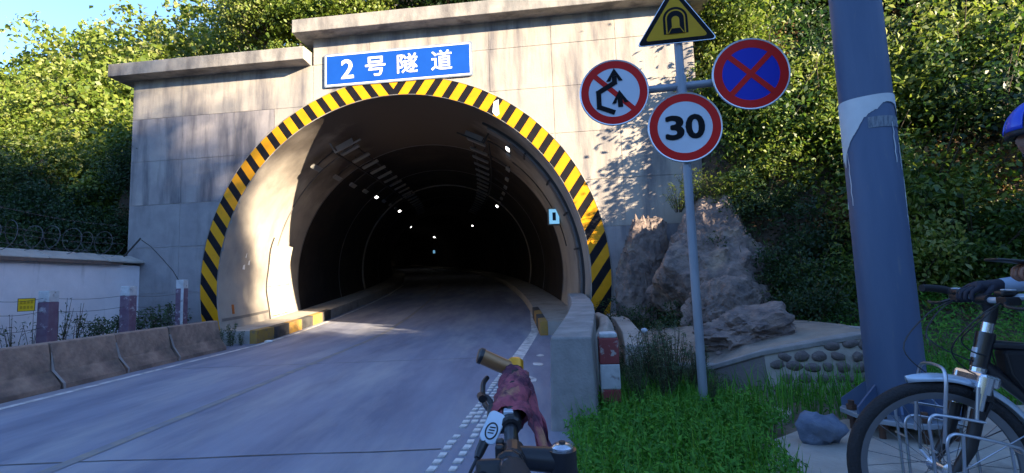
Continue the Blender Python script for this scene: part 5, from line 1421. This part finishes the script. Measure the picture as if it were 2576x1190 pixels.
for k in range(6):       # blue ribs between the vents
    th = 2 * math.pi * (k + .0) / 6
    b = MB(); b.add(*helm_shell(1.0, R(10), R(86), (th - .30, th + .30), 10, 6)); rb_ = b.build('helmet_rib', M_HELM, hm, smooth=True); q = rb_.modifiers.new('t', 'SOLIDIFY'); q.thickness = .012; q.offset = 0
b = MB(); b.add(*helm_shell(1.02, R(80), R(96), (-.9, .9), 3, 14)); q = b.build('visor_rim', M_HELMD, hm, smooth=True); q2 = q.modifiers.new('t', 'SOLIDIFY'); q2.thickness = .012
for s_ in (-1, 1):
    b = MB(); b.tube([hcn - PX + fdir * .02 + fl * s_ * .088 + fu * .03, hcn - PX + fdir * .03 + fl * s_ * .078 + fu * -.05, hcn - PX + fdir * .045 + fl * s_ * .03 + fu * -.118, hcn - PX + fdir * .05 + fu * -.124], .004, 6); b.build('chin_strap', M_HELMD, hm)
# the phone in the raised hand
b = MB(); b.box((0, 0, 0), (.155, .075, .010)); ph_ = b.build('phone', M_PLASTIC, bevel=.004)
dl = (hand_l - Vector((2.26, 1.60, 1.17))).normalized()
ph_.matrix_world = Matrix.Translation(hand_l + dl * .060 + Vector((0, 0, .012))) @ Matrix.Rotation(math.atan2(dl.y, dl.x), 4, 'Z') @ Matrix.Rotation(R(-8), 4, 'Y')
tag(ph_, 'dark flat phone held in the raised hand of the helmeted rider', 'phone')

# ------------------------------------------------------------------ planting plan (world metres)
_r = random.Random(4)
LEFT_TREES = [(-25.5, 24.5, 'mid', .75), (-22.8, 25, 'broad', .95), (-20.3, 25, 'mid', 1.4), (-17.4, 25, 'broad', 1.65), (-14.3, 25, 'mid', 1.5), (-10.8, 25, 'broad', 1.55),
    (-21.5, 20.3, 'broad', .82), (-19.4, 20.6, 'pale', 1.0), (-17, 20.8, 'broad', 1.3), (-14.6, 20.6, 'pale', 1.25), (-12, 20.5, 'broad', 1.4),
    (-18.8, 17.3, 'broad', .8), (-16.6, 17.2, 'pale', .85), (-14.4, 17.0, 'pale', 1.0), (-12.4, 16.8, 'broad', .95), (-11.2, 15.6, 'broad', .8),
    (-16.8, 15.4, 'broad', .6), (-15.0, 15.2, 'pale', .65), (-13.3, 15.0, 'broad', .66), (-11.7, 14.2, 'pale', .6),
    (-15.4, 13.7, 'dark', .52), (-13.9, 13.3, 'dark', .52), (-12.4, 12.9, 'dark', .5), (-11.2, 12.3, 'dark', .48), (-12.4, 11.2, 'dark', .5), (-14, 12.2, 'dark', .5), (-11.4, 10.6, 'dark', .45), (-12.9, 12.0, 'dark', .5)]
TOP_TREES = [(-9.0, 3.2, 'pale', .55), (-7.9, 2.6, 'broad', .55), (-6.6, 2.4, 'pale', .60), (-5.4, 3.2, 'broad', .7), (-7.0, 4.8, 'orange', .9), (-4.4, 5.0, 'mid', .9), (-9.4, 5.0, 'broad', 1.0), (-8.2, 7.5, 'mid', 1.2),
    (-5.6, 7.5, 'broad', 1.2), (-2.6, 4.6, 'dark', .9), (-.6, 5.0, 'mid', .9), (1.6, 5.0, 'orange', .95), (3.4, 4.5, 'mid', .9), (-3.0, 8, 'mid', 1.2), (.5, 8.5, 'broad', 1.2), (3.2, 8.5, 'dark', 1.2),
    (-9.4, 1.3, 'sh2', .5), (-8.3, 1.2, 'sh2', .55), (-7.3, 1.1, 'sh1', .6), (-6.2, 1.2, 'sh2', .6), (-5.3, 1.2, 'sh4', .55), (-3.8, 1.4, 'sh4', .6), (-2.6, 1.3, 'sh1', .55), (-1.4, 1.4, 'sh4', .6), (-.2, 1.3, 'sh2', .5), (1.0, 1.4, 'sh1', .6), (2.2, 1.3, 'sh2', .55), (3.4, 1.3, 'sh1', .6)]
RIGHT_SHRUBS = []
for i in range(95):
    for _ in range(40):
        r_ = _r.uniform(9.5, 24); th = _r.uniform(.10, .86); x, y = r_ * math.sin(th), r_ * math.cos(th)
        u, v = uv(x, y)
        if S(x, y) > 10.3 and (u > 5.0): break
    else: continue
    k = _r.choice(['sh1', 'sh2', 'sh2', 'sh2', 'sh3', 'sh2', 'sh1', 'sh4'])
    RIGHT_SHRUBS.append((x, y, k, _r.uniform(.75, 1.25) * (.75 + r_ * .028)))
RIGHT_SHRUBS += [(5.2, 10.0, 'vine', 1.0), (5.6, 11.2, 'vine', 1.15), (4.9, 9.3, 'sh3', .8), (4.3, 8.7, 'sh3', .7), (4.5, 7.4, 'sh3', .6), (5.4, 7.8, 'sh1', .7), (4.9, 8.1, 'sh3', .7), (6.3, 7.6, 'sh2', .8), (7.0, 7.4, 'sh1', .8), (7.6, 8.2, 'sh2', .9), (6.2, 8.8, 'sh4', .8), (5.6, 8.6, 'sh3', .8),
    (7.2, 9.2, 'sh1', .9), (1.9, 9.6, 'sh3', .5), (2.2, 8.6, 'sh3', .45), (2.7, 8.3, 'sh3', .5), (1.65, 10.3, 'sh1', .38)]
RIGHT_SHRUBS += [(5.6, 12.0, 'dark', .95), (6.6, 13.2, 'mid', 1.0), (5.4, 13.6, 'dark', 1.1), (7.6, 13.0, 'mid', .9)]
RIGHT_SHRUBS += [(8, 17, 'mid', 1.1), (11, 17, 'dark', 1.2), (14, 17, 'mid', 1.2), (9.5, 20, 'broad', 1.3), (13, 21, 'mid', 1.4), (17, 19, 'dark', 1.4), (6.5, 15, 'dark', 1.0), (17.5, 14.5, 'mid', 1.2)]
for i in range(42):
    for _ in range(60):
        r_ = _r.uniform(12, 26); th = _r.uniform(.86, 1.35); x, y = r_ * math.sin(th), r_ * math.cos(th)
        if S(x, y) > 11.8 and Wd(x, y) > 2: break
    else: continue
    RIGHT_SHRUBS.append((x, y, _r.choice(['sh1', 'sh1', 'sh2', 'sh3', 'sh4']), _r.uniform(.9, 1.5)))
CASTER_TREES = [(7.3, 8.6, 1.15), (6.4, 10.5, 1.2), (8.7, 7.8, 1.06), (9.3, 8.4, .9), (9.0, 10, 1.0), (8.0, 10.2, 1.06)]  # unseen trees added beyond the frame to shade the rock and road
WEDGE = [(-10.35, 12.75, .36, .3), (-10.45, 12.9, .40, 2.0), (-10.5, 13.1, .42, 3.6), (-10.3, 12.9, .36, 1.2)]
SHADE_TREES = [(s_, 31 + 3 * ((i * 7) % 3), sc) for i, (s_, sc) in enumerate([(-12, 1.0), (-10.2, .95), (-8.4, 1.0), (-6.8, .95), (-5, 1.0), (-3.4, .96), (-1.8, 1.0), (-.3, .97), (1.1, 1.0), (2.4, .97), (3.6, 1.0), (4.6, .95), (5.3, .80), (6.2, .62), (7.2, .42)])] + [(-6, 37, .8), (-3, 38, .85), (0, 37, .8), (2.5, 38, .85), (-9, 38, .85)]
W_ = ('sparse stalky weed in front of the white wall', 'weeds along the wire fence'); W2 = ('dense leafy weed beside the wire fence', 'leafy weeds along the wire fence')
W3 = ('feathery dull weed around the foot of the sign post', 'feathery weeds by the sign post'); W4 = ('bright bracken tuft on top of the rock outcrop', 'bracken on the rock')
W5 = ('small weed growing at the end of the striped kerb', 'weeds at the kerb end')
WEEDS = [(-8.75, 8.05, 'dryweed', .95, W_), (-8.6, 8.3, 'dryweed', 1.0, W_), (-8.7, 8.7, 'dryweed', .95, W_), (-8.5, 8.95, 'dryweed', 1.1, W_), (-8.9, 7.4, 'dryweed', 1, W_),
    (-8.55, 9.35, 'dryweed', 1.15, W_), (-8.5, 9.6, 'weed', .9, W2), (-8.3, 9.75, 'weed', .95, W2), (-8.4, 10.0, 'weed', 1.0, W2), (-8.15, 10.1, 'weed', .9, W2), (-8.3, 10.5, 'weed', 1.05, W2), (-8.0, 10.75, 'weed', 1.0, W2), (-8.2, 11.2, 'weed', 1.1, W2), (-7.9, 11.3, 'weed', .95, W2), (-7.75, 11.0, 'weed', .8, W2),
    (-6.55, 11.15, 'weed', .55, W5), (-6.6, 10.8, 'weed', .42, W5), (-6.85, 11.1, 'weed', .5, W5), (-6.35, 11.2, 'weed', .35, W5),
    (1.45, 4.75, 'fine', .8, W3), (1.6, 4.95, 'fine', .9, W3), (1.35, 5.2, 'fine', .85, W3), (1.8, 4.9, 'fine', .7, W3), (1.2, 5.0, 'fine', .6, W3), (1.55, 5.5, 'fine', .8, W3), (1.95, 5.2, 'fine', .6, W3), (1.1, 4.5, 'fine', .5, W3), (1.75, 4.45, 'fine', .45, W3),
    (4.2, 9.6, 'fern', .9, W4 + (2.65,)), (3.85, 9.8, 'fern', .8, W4 + (2.75,)), (4.7, 9.9, 'fern', 1.0, W4 + (2.5,)), (3.5, 9.9, 'fern', .7, W4 + (2.6,))]

# ------------------------------------------------------------------ vegetation
def leaf_mesh(name, pos, nrm, size, asp, m, seed, extra=None):
    """one folded four-cornered leaf per position; numpy arrays"""
    rg = np.random.default_rng(seed); n = len(pos)
    nrm = nrm / np.maximum(np.linalg.norm(nrm, axis=1, keepdims=True), 1e-6)
    rv = rg.normal(size=(n, 3)); d = np.cross(nrm, rv); d /= np.maximum(np.linalg.norm(d, axis=1, keepdims=True), 1e-6)
    d[:, 2] -= .25; d /= np.linalg.norm(d, axis=1, keepdims=True)
    sd = np.cross(d, nrm); sd /= np.maximum(np.linalg.norm(sd, axis=1, keepdims=True), 1e-6)
    s = size[:, None]
    base = pos - d * s * .5; tip = pos + d * s * .5 - nrm * s * .12
    mid = pos + d * s * .02 + nrm * s * .08
    lft = mid + sd * s * asp * .5 ; rgt = mid - sd * s * asp * .5
    V = np.stack([base, lft, tip, rgt], 1).reshape(-1, 3)
    me = bpy.data.meshes.new(name)
    me.vertices.add(4 * n); me.vertices.foreach_set('co', V.astype(np.float32).ravel())
    me.loops.add(4 * n); me.loops.foreach_set('vertex_index', np.arange(4 * n, dtype=np.int32))
    me.polygons.add(n); me.polygons.foreach_set('loop_start', np.arange(0, 4 * n, 4, dtype=np.int32))
    me.update(calc_edges=True); me.materials.append(m)
    return me
def crown(name, rad, nc, per, lsize, m, seed, asp=.55, cr=.42, flat=.45, shell=.45, low=-.9, lump=.35):
    rg = np.random.default_rng(seed); P = []; Nn = []
    sd = Vector((seed * 1.3, seed * .7, seed * 2.1)); k = 0
    while k < nc:
        v = rg.normal(size=3); v /= np.linalg.norm(v)
        if v[2] < low: continue
        r = rg.random() ** shell
        r *= 1 + lump * 2 * noise.noise(Vector(v.tolist()) * 1.9 + sd)
        c = v * np.array(rad) * r; k += 1
        q = rg.normal(size=(per, 3)) * np.array([cr, cr, cr * flat]) * rg.uniform(.6, 1.25)
        tilt = rg.normal(size=2) * .25
        q[:, 2] += q[:, 0] * tilt[0] + q[:, 1] * tilt[1] - (q[:, 0] ** 2 + q[:, 1] ** 2) * .35 / max(cr, .1)
        P.append(c + q); Nn.append(np.tile(np.array([v[0] * .55, v[1] * .55, .50]), (per, 1)) + rg.normal(size=(per, 3)) * .62)
    P = np.concatenate(P); Nn = np.concatenate(Nn)
    sz = lsize * rg.uniform(.6, 1.3, len(P))
    return leaf_mesh(name, P, Nn, sz, asp, m, seed)
def trunk_mesh(name, h, r0, limbs, reach, seed, m):
    rr = random.Random(seed); b = MB(); pts = []; x = y = 0.0
    for i in range(7):
        pts.append((x, y, h * i / 6 - .3 * (i == 0))); x += rr.uniform(-.05, .05) * h * .3; y += rr.uniform(-.05, .05) * h * .3
    b.tube(pts, [r0 * (1 - .11 * i) for i in range(7)], 8)
    for k in range(limbs):
        t = rr.uniform(.45, .98); i = min(5, int(t * 6)); p = Vector(pts[i]).lerp(Vector(pts[i + 1]), t * 6 - i)
        a = rr.uniform(0, 6.28); L_ = reach * rr.uniform(.6, 1.0); up = rr.uniform(.25, .8)
        q = [p]
        for j in range(1, 5): q.append(p + Vector((math.cos(a), math.sin(a), up)) * L_ * j / 4 + Vector((rr.uniform(-.1, .1), rr.uniform(-.1, .1), .06 * j * j * rr.uniform(-.5, .6))))
        b.tube(q, [r0 * .45 * (1 - .2 * j) for j in range(5)], 5)
        for e in range(2):
            a2 = a + rr.uniform(-1, 1); s0 = q[2 + e]; b.tube([s0, s0 + Vector((math.cos(a2), math.sin(a2), .4)) * L_ * .4], [r0 * .2, r0 * .07], 4)
    return b.mesh(name, m, True)

def tree_proto(name, h, tm, cm, czh):
    t = thing(name, 'x', 'tree'); obj('trunk', tm, t); c = obj('crown', cm, t); c.location = (0, 0, czh); return t
PROT = {}
PROT['broad'] = tree_proto('broadleaf_tree', 4, trunk_mesh('trunk', 3.6, .13, 9, 1.9, 1, M_BARK), crown('crown', (2.3, 2.3, 1.8), 78, 110, .17, M_LEAF1, 1, .62, .40, .38, .45, -.9, .55), 3.7)
PROT['pale'] = tree_proto('pale_broadleaf_tree', 4, trunk_mesh('trunk', 3.2, .11, 9, 1.7, 2, M_BARK), crown('crown', (2.1, 2.1, 1.9), 76, 105, .20, M_LEAF1, 2, .70, .38, .35, .5, -.9, .55), 3.3)
PROT['mid'] = tree_proto('leafy_tree', 4, trunk_mesh('trunk', 3.9, .12, 10, 1.8, 3, M_BARK), crown('crown', (2.0, 2.0, 2.3), 90, 105, .135, M_LEAF2, 3, .55, .40, .5, .45, -.9, .5), 3.8)
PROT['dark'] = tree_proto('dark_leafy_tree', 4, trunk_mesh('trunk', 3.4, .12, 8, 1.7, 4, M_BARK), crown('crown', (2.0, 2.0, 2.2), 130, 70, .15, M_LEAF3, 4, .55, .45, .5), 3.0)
PROT['tall'] = tree_proto('tall_shade_tree', 9, trunk_mesh('trunk', 8.5, .22, 16, 2.2, 5, M_BARK), crown('crown', (2.4, 2.4, 4.9), 330, 60, .26, M_LEAF2, 5, .6, .55, .6, .6, -1.0, .25), 5.4)
PROT['orange'] = tree_proto('bare_trunk_tree', 4, trunk_mesh('trunk', 3.9, .15, 10, 1.6, 8, M_BARKO), crown('crown', (1.8, 1.8, 1.4), 80, 60, .15, M_LEAF2, 8, .6, .40, .4), 4.1)
def shrub_proto(name, rad, nc, per, ls, m, seed, asp=.5, cr=.22, stems=8):
    t = thing(name, 'x', 'shrub'); rr = random.Random(seed); b = MB()
    for k in range(stems):
        a = rr.uniform(0, 6.28); L_ = rr.uniform(.6, .95)
        e = Vector((math.cos(a) * rad[0] * L_, math.sin(a) * rad[1] * L_, rad[2] * (1.0 + .8 * rr.random())))
        b.tube([(0, 0, -.15), e * .5 + Vector((0, 0, .1)), e], [.022, .014, .005], 5)
    obj('stems', b.mesh('stems', M_TWIG), t)
    c = obj('foliage', crown('foliage', rad, nc, per, ls, m, seed, asp, cr, .5, .5, -.75, .4), t); c.location = (0, 0, rad[2] * .95); return t
PROT['sh1'] = shrub_proto('green_shrub', (1.0, 1.0, .8), 42, 80, .10, M_LEAF2, 11, .5, .24)
PROT['sh2'] = shrub_proto('yellow_green_shrub', (1.0, 1.0, .9), 38, 80, .11, M_LEAF1, 12, .5, .24)
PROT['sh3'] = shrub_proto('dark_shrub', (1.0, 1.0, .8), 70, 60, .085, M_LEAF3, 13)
PROT['sh4'] = shrub_proto('dry_shrub', (.8, .8, .6), 50, 50, .085, M_LEAF4, 14)
PROT['vine'] = shrub_proto('climbing_shrub', (.8, .6, 1.5), 80, 60, .10, M_LEAF1, 15)
USED = set()
def put(kind, x, y, sc, label, group, cat=None, rzz=None, dz=-.05, z=None):
    pr = PROT[kind]; rr = random.Random(int(x * 91 + y * 57 + 1000))
    zz = (max(hill(x, y), 0) if z is None else z) + dz
    s3 = (sc * rr.uniform(.92, 1.08), sc * rr.uniform(.92, 1.08), sc * rr.uniform(.92, 1.1))
    ro = rr.uniform(0, 6.28) if rzz is None else rzz
    if kind in USED: o = dup(pr)
    else: o = pr; USED.add(kind)
    o.location = (x, y, zz); o.rotation_euler = (0, 0, ro); o.scale = s3; o['label'] = label; o['group'] = group
    return o
rnd = random.Random(77)
# left slope: back row to front row
GL = 'trees on the slope behind the white wall'
KIND = {'broad': 'yellow green broad leaved tree', 'pale': 'pale large leaved tree', 'mid': 'mid green leafy tree', 'dark': 'dark shaded bushy tree', 'orange': 'bare trunked orange brown tree',
        'sh1': 'green leafy shrub', 'sh2': 'yellow green sunlit shrub', 'sh3': 'dark green shrub', 'sh4': 'dry orange brown shrub', 'vine': 'tall climbing shrub'}
for x, y, k, s in LEFT_TREES:
    row = 'on the skyline of the slope' if y > 23 else 'high on the slope' if y > 19 else 'halfway up the slope' if y > 14.6 else 'at the slope foot'
    far = 'behind the razor wire' if -x / y > .92 else 'close to the portal edge'
    put(k, x, y, s, '%s %s %s' % (KIND[k], row, far), GL)
for u, v, k, s in TOP_TREES:
    p = PT @ Vector((u, v, 0)); 
    zone = 'above the lower stepped coping' if u < -5 else 'above the blue name sign' if u < -.7 else 'above the coping end behind the sign post'
    dep = 'at the edge' if v < 1.8 else 'just back' if v < 4 else 'farther back'
    put(k, p.x, p.y, s, '%s growing %s %s' % (KIND[k], dep, zone), 'plants above the tunnel')
for x, y, k, s in RIGHT_SHRUBS:
    q = x / y; h_ = hill(x, y)
    zone = 'beside the rock outcrop' if q < .52 else 'below and beside the no stopping sign' if q < .68 else 'just behind the utility pole' if q < .86 else 'behind the helmeted rider' if q < 1.15 else 'beyond the back wheel of the black bicycle'
    lev = 'at the foot of the bank' if h_ < 1.6 else 'low on the bank' if h_ < 3.5 else 'midway up the bank' if h_ < 7 else 'high on the bank'
    put(k, x, y, s, '%s %s %s' % (KIND[k], lev, zone), 'plants on the right bank')
for s_, w_, sc in SHADE_TREES:
    x, y = .845 * w_ + .536 * s_, -.536 * w_ + .845 * s_
    put('tall', x, y, sc, 'tall dense shade tree on the bank beside the bicycles', 'tall trees shading the road')

for s_, w_, sc in CASTER_TREES:
    x, y = .845 * w_ + .536 * s_, -.536 * w_ + .845 * s_
    put('dark', x, y, sc, 'unseen dark bushy tree added to shade the rock outcrop and road', 'unseen bushy trees added for shade')
for x, y, sc, z in WEDGE: put('dark', x, y, sc, 'small dark bush clinging to the left edge of the portal', 'bushes at the portal edge', z=z)
# scatter sheets on the slopes
def scatter(name, n, xr, yr, keep, size, asp, m, seed, hmin=0, hmax=.3, up=.8):
    rg = np.random.default_rng(seed); P = []
    X = rg.uniform(*xr, n * 3); Y = rg.uniform(*yr, n * 3)
    for x, y in zip(X, Y):
        if keep(x, y):
            h = hill(x, y)
            if h < .02: h = 0
            d = noise.noise(Vector((x * .9, y * .9, seed)))
            P.append((x, y, h + (hmin + (hmax - hmin) * rg.random()) * (.55 + d)))
            if len(P) >= n: break
    P = np.array(P); Nn = rg.normal(size=(len(P), 3)) * .55 + np.array([0, -.25, up])
    return stuff(obj(name, leaf_mesh(name, P, Nn, size * rg.uniform(.5, 1.4, len(P)), asp, m, seed)))
o = scatter('bank_undergrowth', 16000, (2.6, 16), (4.2, 24), lambda x, y: S(x, y) > 8.7 and uv(x, y)[1] < .5 or (uv(x, y)[1] >= .5 and uv(x, y)[0] > 4.4), .085, .5, M_LEAF3, 51, 0, .45); tag(o, 'low green undergrowth covering the right bank', 'undergrowth')
o = scatter('bank_leaf_litter', 14000, (3.0, 12), (6.5, 18), lambda x, y: 9.0 < S(x, y) < 18, .085, .6, M_LITTER, 52, 0.01, .07, 1.4); tag(o, 'fallen brown leaves on the right bank', 'leaf litter')
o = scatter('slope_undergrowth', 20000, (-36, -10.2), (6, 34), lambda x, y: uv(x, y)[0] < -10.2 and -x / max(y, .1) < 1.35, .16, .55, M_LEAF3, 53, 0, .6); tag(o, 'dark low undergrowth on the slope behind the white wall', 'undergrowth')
o = scatter('coping_undergrowth', 9000, (-11, 8), (10.8, 22), lambda x, y: uv(x, y)[1] > .75 and -10 < uv(x, y)[0] < 5.5, .11, .5, M_LEAF2, 54, 0, .35); tag(o, 'low undergrowth along the ground above the tunnel coping', 'undergrowth')
o = scatter('coping_litter', 4000, (-11, 8), (10.8, 16), lambda x, y: uv(x, y)[1] > .7 and -10 < uv(x, y)[0] < 5, .10, .3, M_LITTER, 55, 0.0, .12, .8); tag(o, 'dry brown leaves and stalks above the tunnel coping', 'leaf litter')

# foreground greenery
def patch(name, n, inside_fn, xr, yr, hfn, size, asp, m, seed, zg=0.0, clump=.16):
    rg = np.random.default_rng(seed); P = []; Nn = []
    while len(P) < n:
        x = rg.uniform(*xr); y = rg.uniform(*yr)
        if not inside_fn(x, y): continue
        h = hfn(x, y) * (.55 + .55 * noise.noise(Vector((x * 5, y * 5, seed))) + .35 * noise.noise(Vector((x * 13, y * 13, seed))) + .3)
        if h < .01: continue
        for q in range(int(rg.integers(6, 12))):
            a = rg.uniform(0, 6.28); rr = clump * math.sqrt(rg.random())
            f = 1 - (rr / clump) ** 2 * .5
            P.append((x + rr * math.cos(a), y + rr * math.sin(a), zg + h * f * rg.uniform(.45, 1.05))); Nn.append((math.cos(a) * .6 + rg.normal() * .4, math.sin(a) * .6 + rg.normal() * .4 - .2, .9 + rg.normal() * .3))
    P = np.array(P); Nn = np.array(Nn)
    return stuff(obj(name, leaf_mesh(name, P, Nn, size * rg.uniform(.5, 1.35, len(P)), asp, m, seed)))
def in_verge(x, y):
    xl = .70 + .17 * (y - 4.1) if y > 4.0 else .44 - (4.0 - y) * .10
    xr_ = 1.20 + .22 * (y - 1.2) if y < 3.2 else (1.70 if y < 3.8 else 2.05)
    return xl < x < xr_
o = patch('verge_greenery', 26000, in_verge, (.3, 2.1), (2.2, 5.3), lambda x, y: .24 if y < 4.4 else .17, .042, .38, M_LEAFG, 61, 0, .10); tag(o, 'dense fresh green plants covering the verge below the sign post', 'grass')
o = patch('back_verge_greenery', 11000, lambda x, y: (.95 + .15 * (y - 5) < x < 2.2) and not (1.4 < x and y > 6.2 and x > 2.0), (.9, 2.3), (4.9, 7.4), lambda x, y: .26, .036, .3, M_LEAFW, 62, 0, .10); tag(o, 'dull green weeds growing between the marker post and the retaining wall', 'grass')
o = patch('pad_grass', 12000, lambda x, y: (4.05 < y < 4.9 and 2.15 < x < 6) or (4.9 <= y < 7.2 and 4.0 < x < 8) or (4.02 < y < 4.3 and x > 1.9), (1.9, 8), (4.0, 7.2), lambda x, y: .22 if x < 4 else .30, .040, .3, M_LEAFG, 63, .02, .12); tag(o, 'dark green grass growing round the back of the concrete pad', 'grass')
o = patch('wall_foot_weeds', 5000, lambda x, y: -9.4 < x < -6.9, (-9.4, -6.9), (6, 11.6), lambda x, y: .28, .06, .3, M_LEAFW, 64, 0, .14); tag(o, 'low weeds between the road barrier and the white wall', 'grass')
def blades(name, n, fn, xr, yr, h, w, m, seed, z0=0):
    rg = np.random.default_rng(seed); b = MB(); k = 0
    while k < n:
        x = rg.uniform(*xr); y = rg.uniform(*yr)
        if not fn(x, y): continue
        k += 1; a = rg.uniform(0, 6.28); hh = h * rg.uniform(.5, 1.2); ln = hh * rg.uniform(.1, .5)
        dx, dy = math.cos(a), math.sin(a); px, py = -dy * w / 2, dx * w / 2
        b.add([(x - px, y - py, z0), (x + px, y + py, z0), (x + dx * ln * .4 + px * .8, y + dy * ln * .4 + py * .8, z0 + hh * .6), (x + dx * ln * .4 - px * .8, y + dy * ln * .4 - py * .8, z0 + hh * .6), (x + dx * ln, y + dy * ln, z0 + hh)], [(0, 1, 2, 3), (3, 2, 4)])
    me = bpy.data.meshes.new(name); me.from_pydata(b.v, [], b.f); me.materials.append(m)
    return stuff(obj(name, me))
o = blades('verge_blades', 2600, in_verge, (.3, 2.1), (2.2, 5.3), .27, .008, M_LEAFG, 65); tag(o, 'thin grass blades standing in the verge greenery', 'grass')
o = blades('pad_blades', 3500, lambda x, y: (4.05 < y < 4.9 and 2.1 < x < 6) or (4.9 <= y < 6.9 and 4.0 < x < 8), (2, 8), (4.0, 6.9), .34, .010, M_LEAFG, 66, .02); tag(o, 'grass blades standing behind the concrete pad', 'grass')

o = patch('bank_foot_grass', 22000, lambda x, y: S(x, y) < 10.2 and x > 3.0 + .35 * max(0, 6.5 - y) and y > 4.1 and not (y > 5 and x < 4.2), (3.2, 11), (4.1, 9), lambda x, y: .30, .055, .28, M_LEAFG, 67, 0.0, .15); tag(o, 'rough dark grass along the foot of the right bank', 'grass')
for v_ in o.data.vertices:
    hh = hill(v_.co.x, v_.co.y)
    if hh > 0.02: v_.co.z += hh
# tall weeds, each a plant of its own
def weed_proto(name, h, stems, lsize, asp, m, seed, leaves=26, spread=.25):
    rr = random.Random(seed); b = MB(); P = []; Nn = []
    for k in range(stems):
        a = rr.uniform(0, 6.28); d = Vector((math.cos(a), math.sin(a), 0)) * spread * rr.uniform(.3, 1); hh = h * rr.uniform(.6, 1.05)
        pts = [Vector((d.x * .2, d.y * .2, -.05)), d * .6 + Vector((0, 0, hh * .5)), d * 1.1 + Vector((rr.uniform(-.05, .05), rr.uniform(-.05, .05), hh))]
        pts = bent(pts, 4); b.tube(pts, [.008 * h ** .5 * (1 - .085 * i) for i in range(len(pts))], 5)
        for q in range(leaves):
            t = rr.uniform(.15, 1) * (len(pts) - 1); i = min(int(t), len(pts) - 2); p = pts[i].lerp(pts[i + 1], t - i)
            a2 = rr.uniform(0, 6.28); off = lsize * rr.uniform(.4, 1.4) * (1.15 - .6 * t / len(pts))
            P.append(p + Vector((math.cos(a2) * off, math.sin(a2) * off, rr.uniform(-.02, .03)))); Nn.append((math.cos(a2) * .7, math.sin(a2) * .7, .8))
    t = thing(name, 'x', 'weed'); obj('stems', b.mesh('stems', M_TWIG), t)
    rg = np.random.default_rng(seed); obj('leaves', leaf_mesh('leaves', np.array([list(p) for p in P]), np.array(Nn), lsize * rg.uniform(.6, 1.4, len(P)), asp, m, seed), t); return t
PROT['weed'] = weed_proto('tall_weed', 1.0, 9, .09, .34, M_LEAFW, 71, 34)
PROT['dryweed'] = weed_proto('sparse_weed', 1.0, 8, .075, .25, M_LEAFW, 72, 12)
PROT['fine'] = weed_proto('feathery_weed', .8, 22, .05, .18, M_LEAFW, 73, 60, .22)
PROT['fern'] = weed_proto('bright_bracken', .8, 26, .09, .22, M_LEAF1, 74, 30, .5)
for x, y, k, s, lab in WEEDS: put(k, x, y, s, lab[0], lab[1], dz=0, z=lab[2] if len(lab) > 2 else None)
for k, pr in list(PROT.items()):
    if k not in USED:
        for c in kids(pr): bpy.data.objects.remove(c)
        bpy.data.objects.remove(pr)
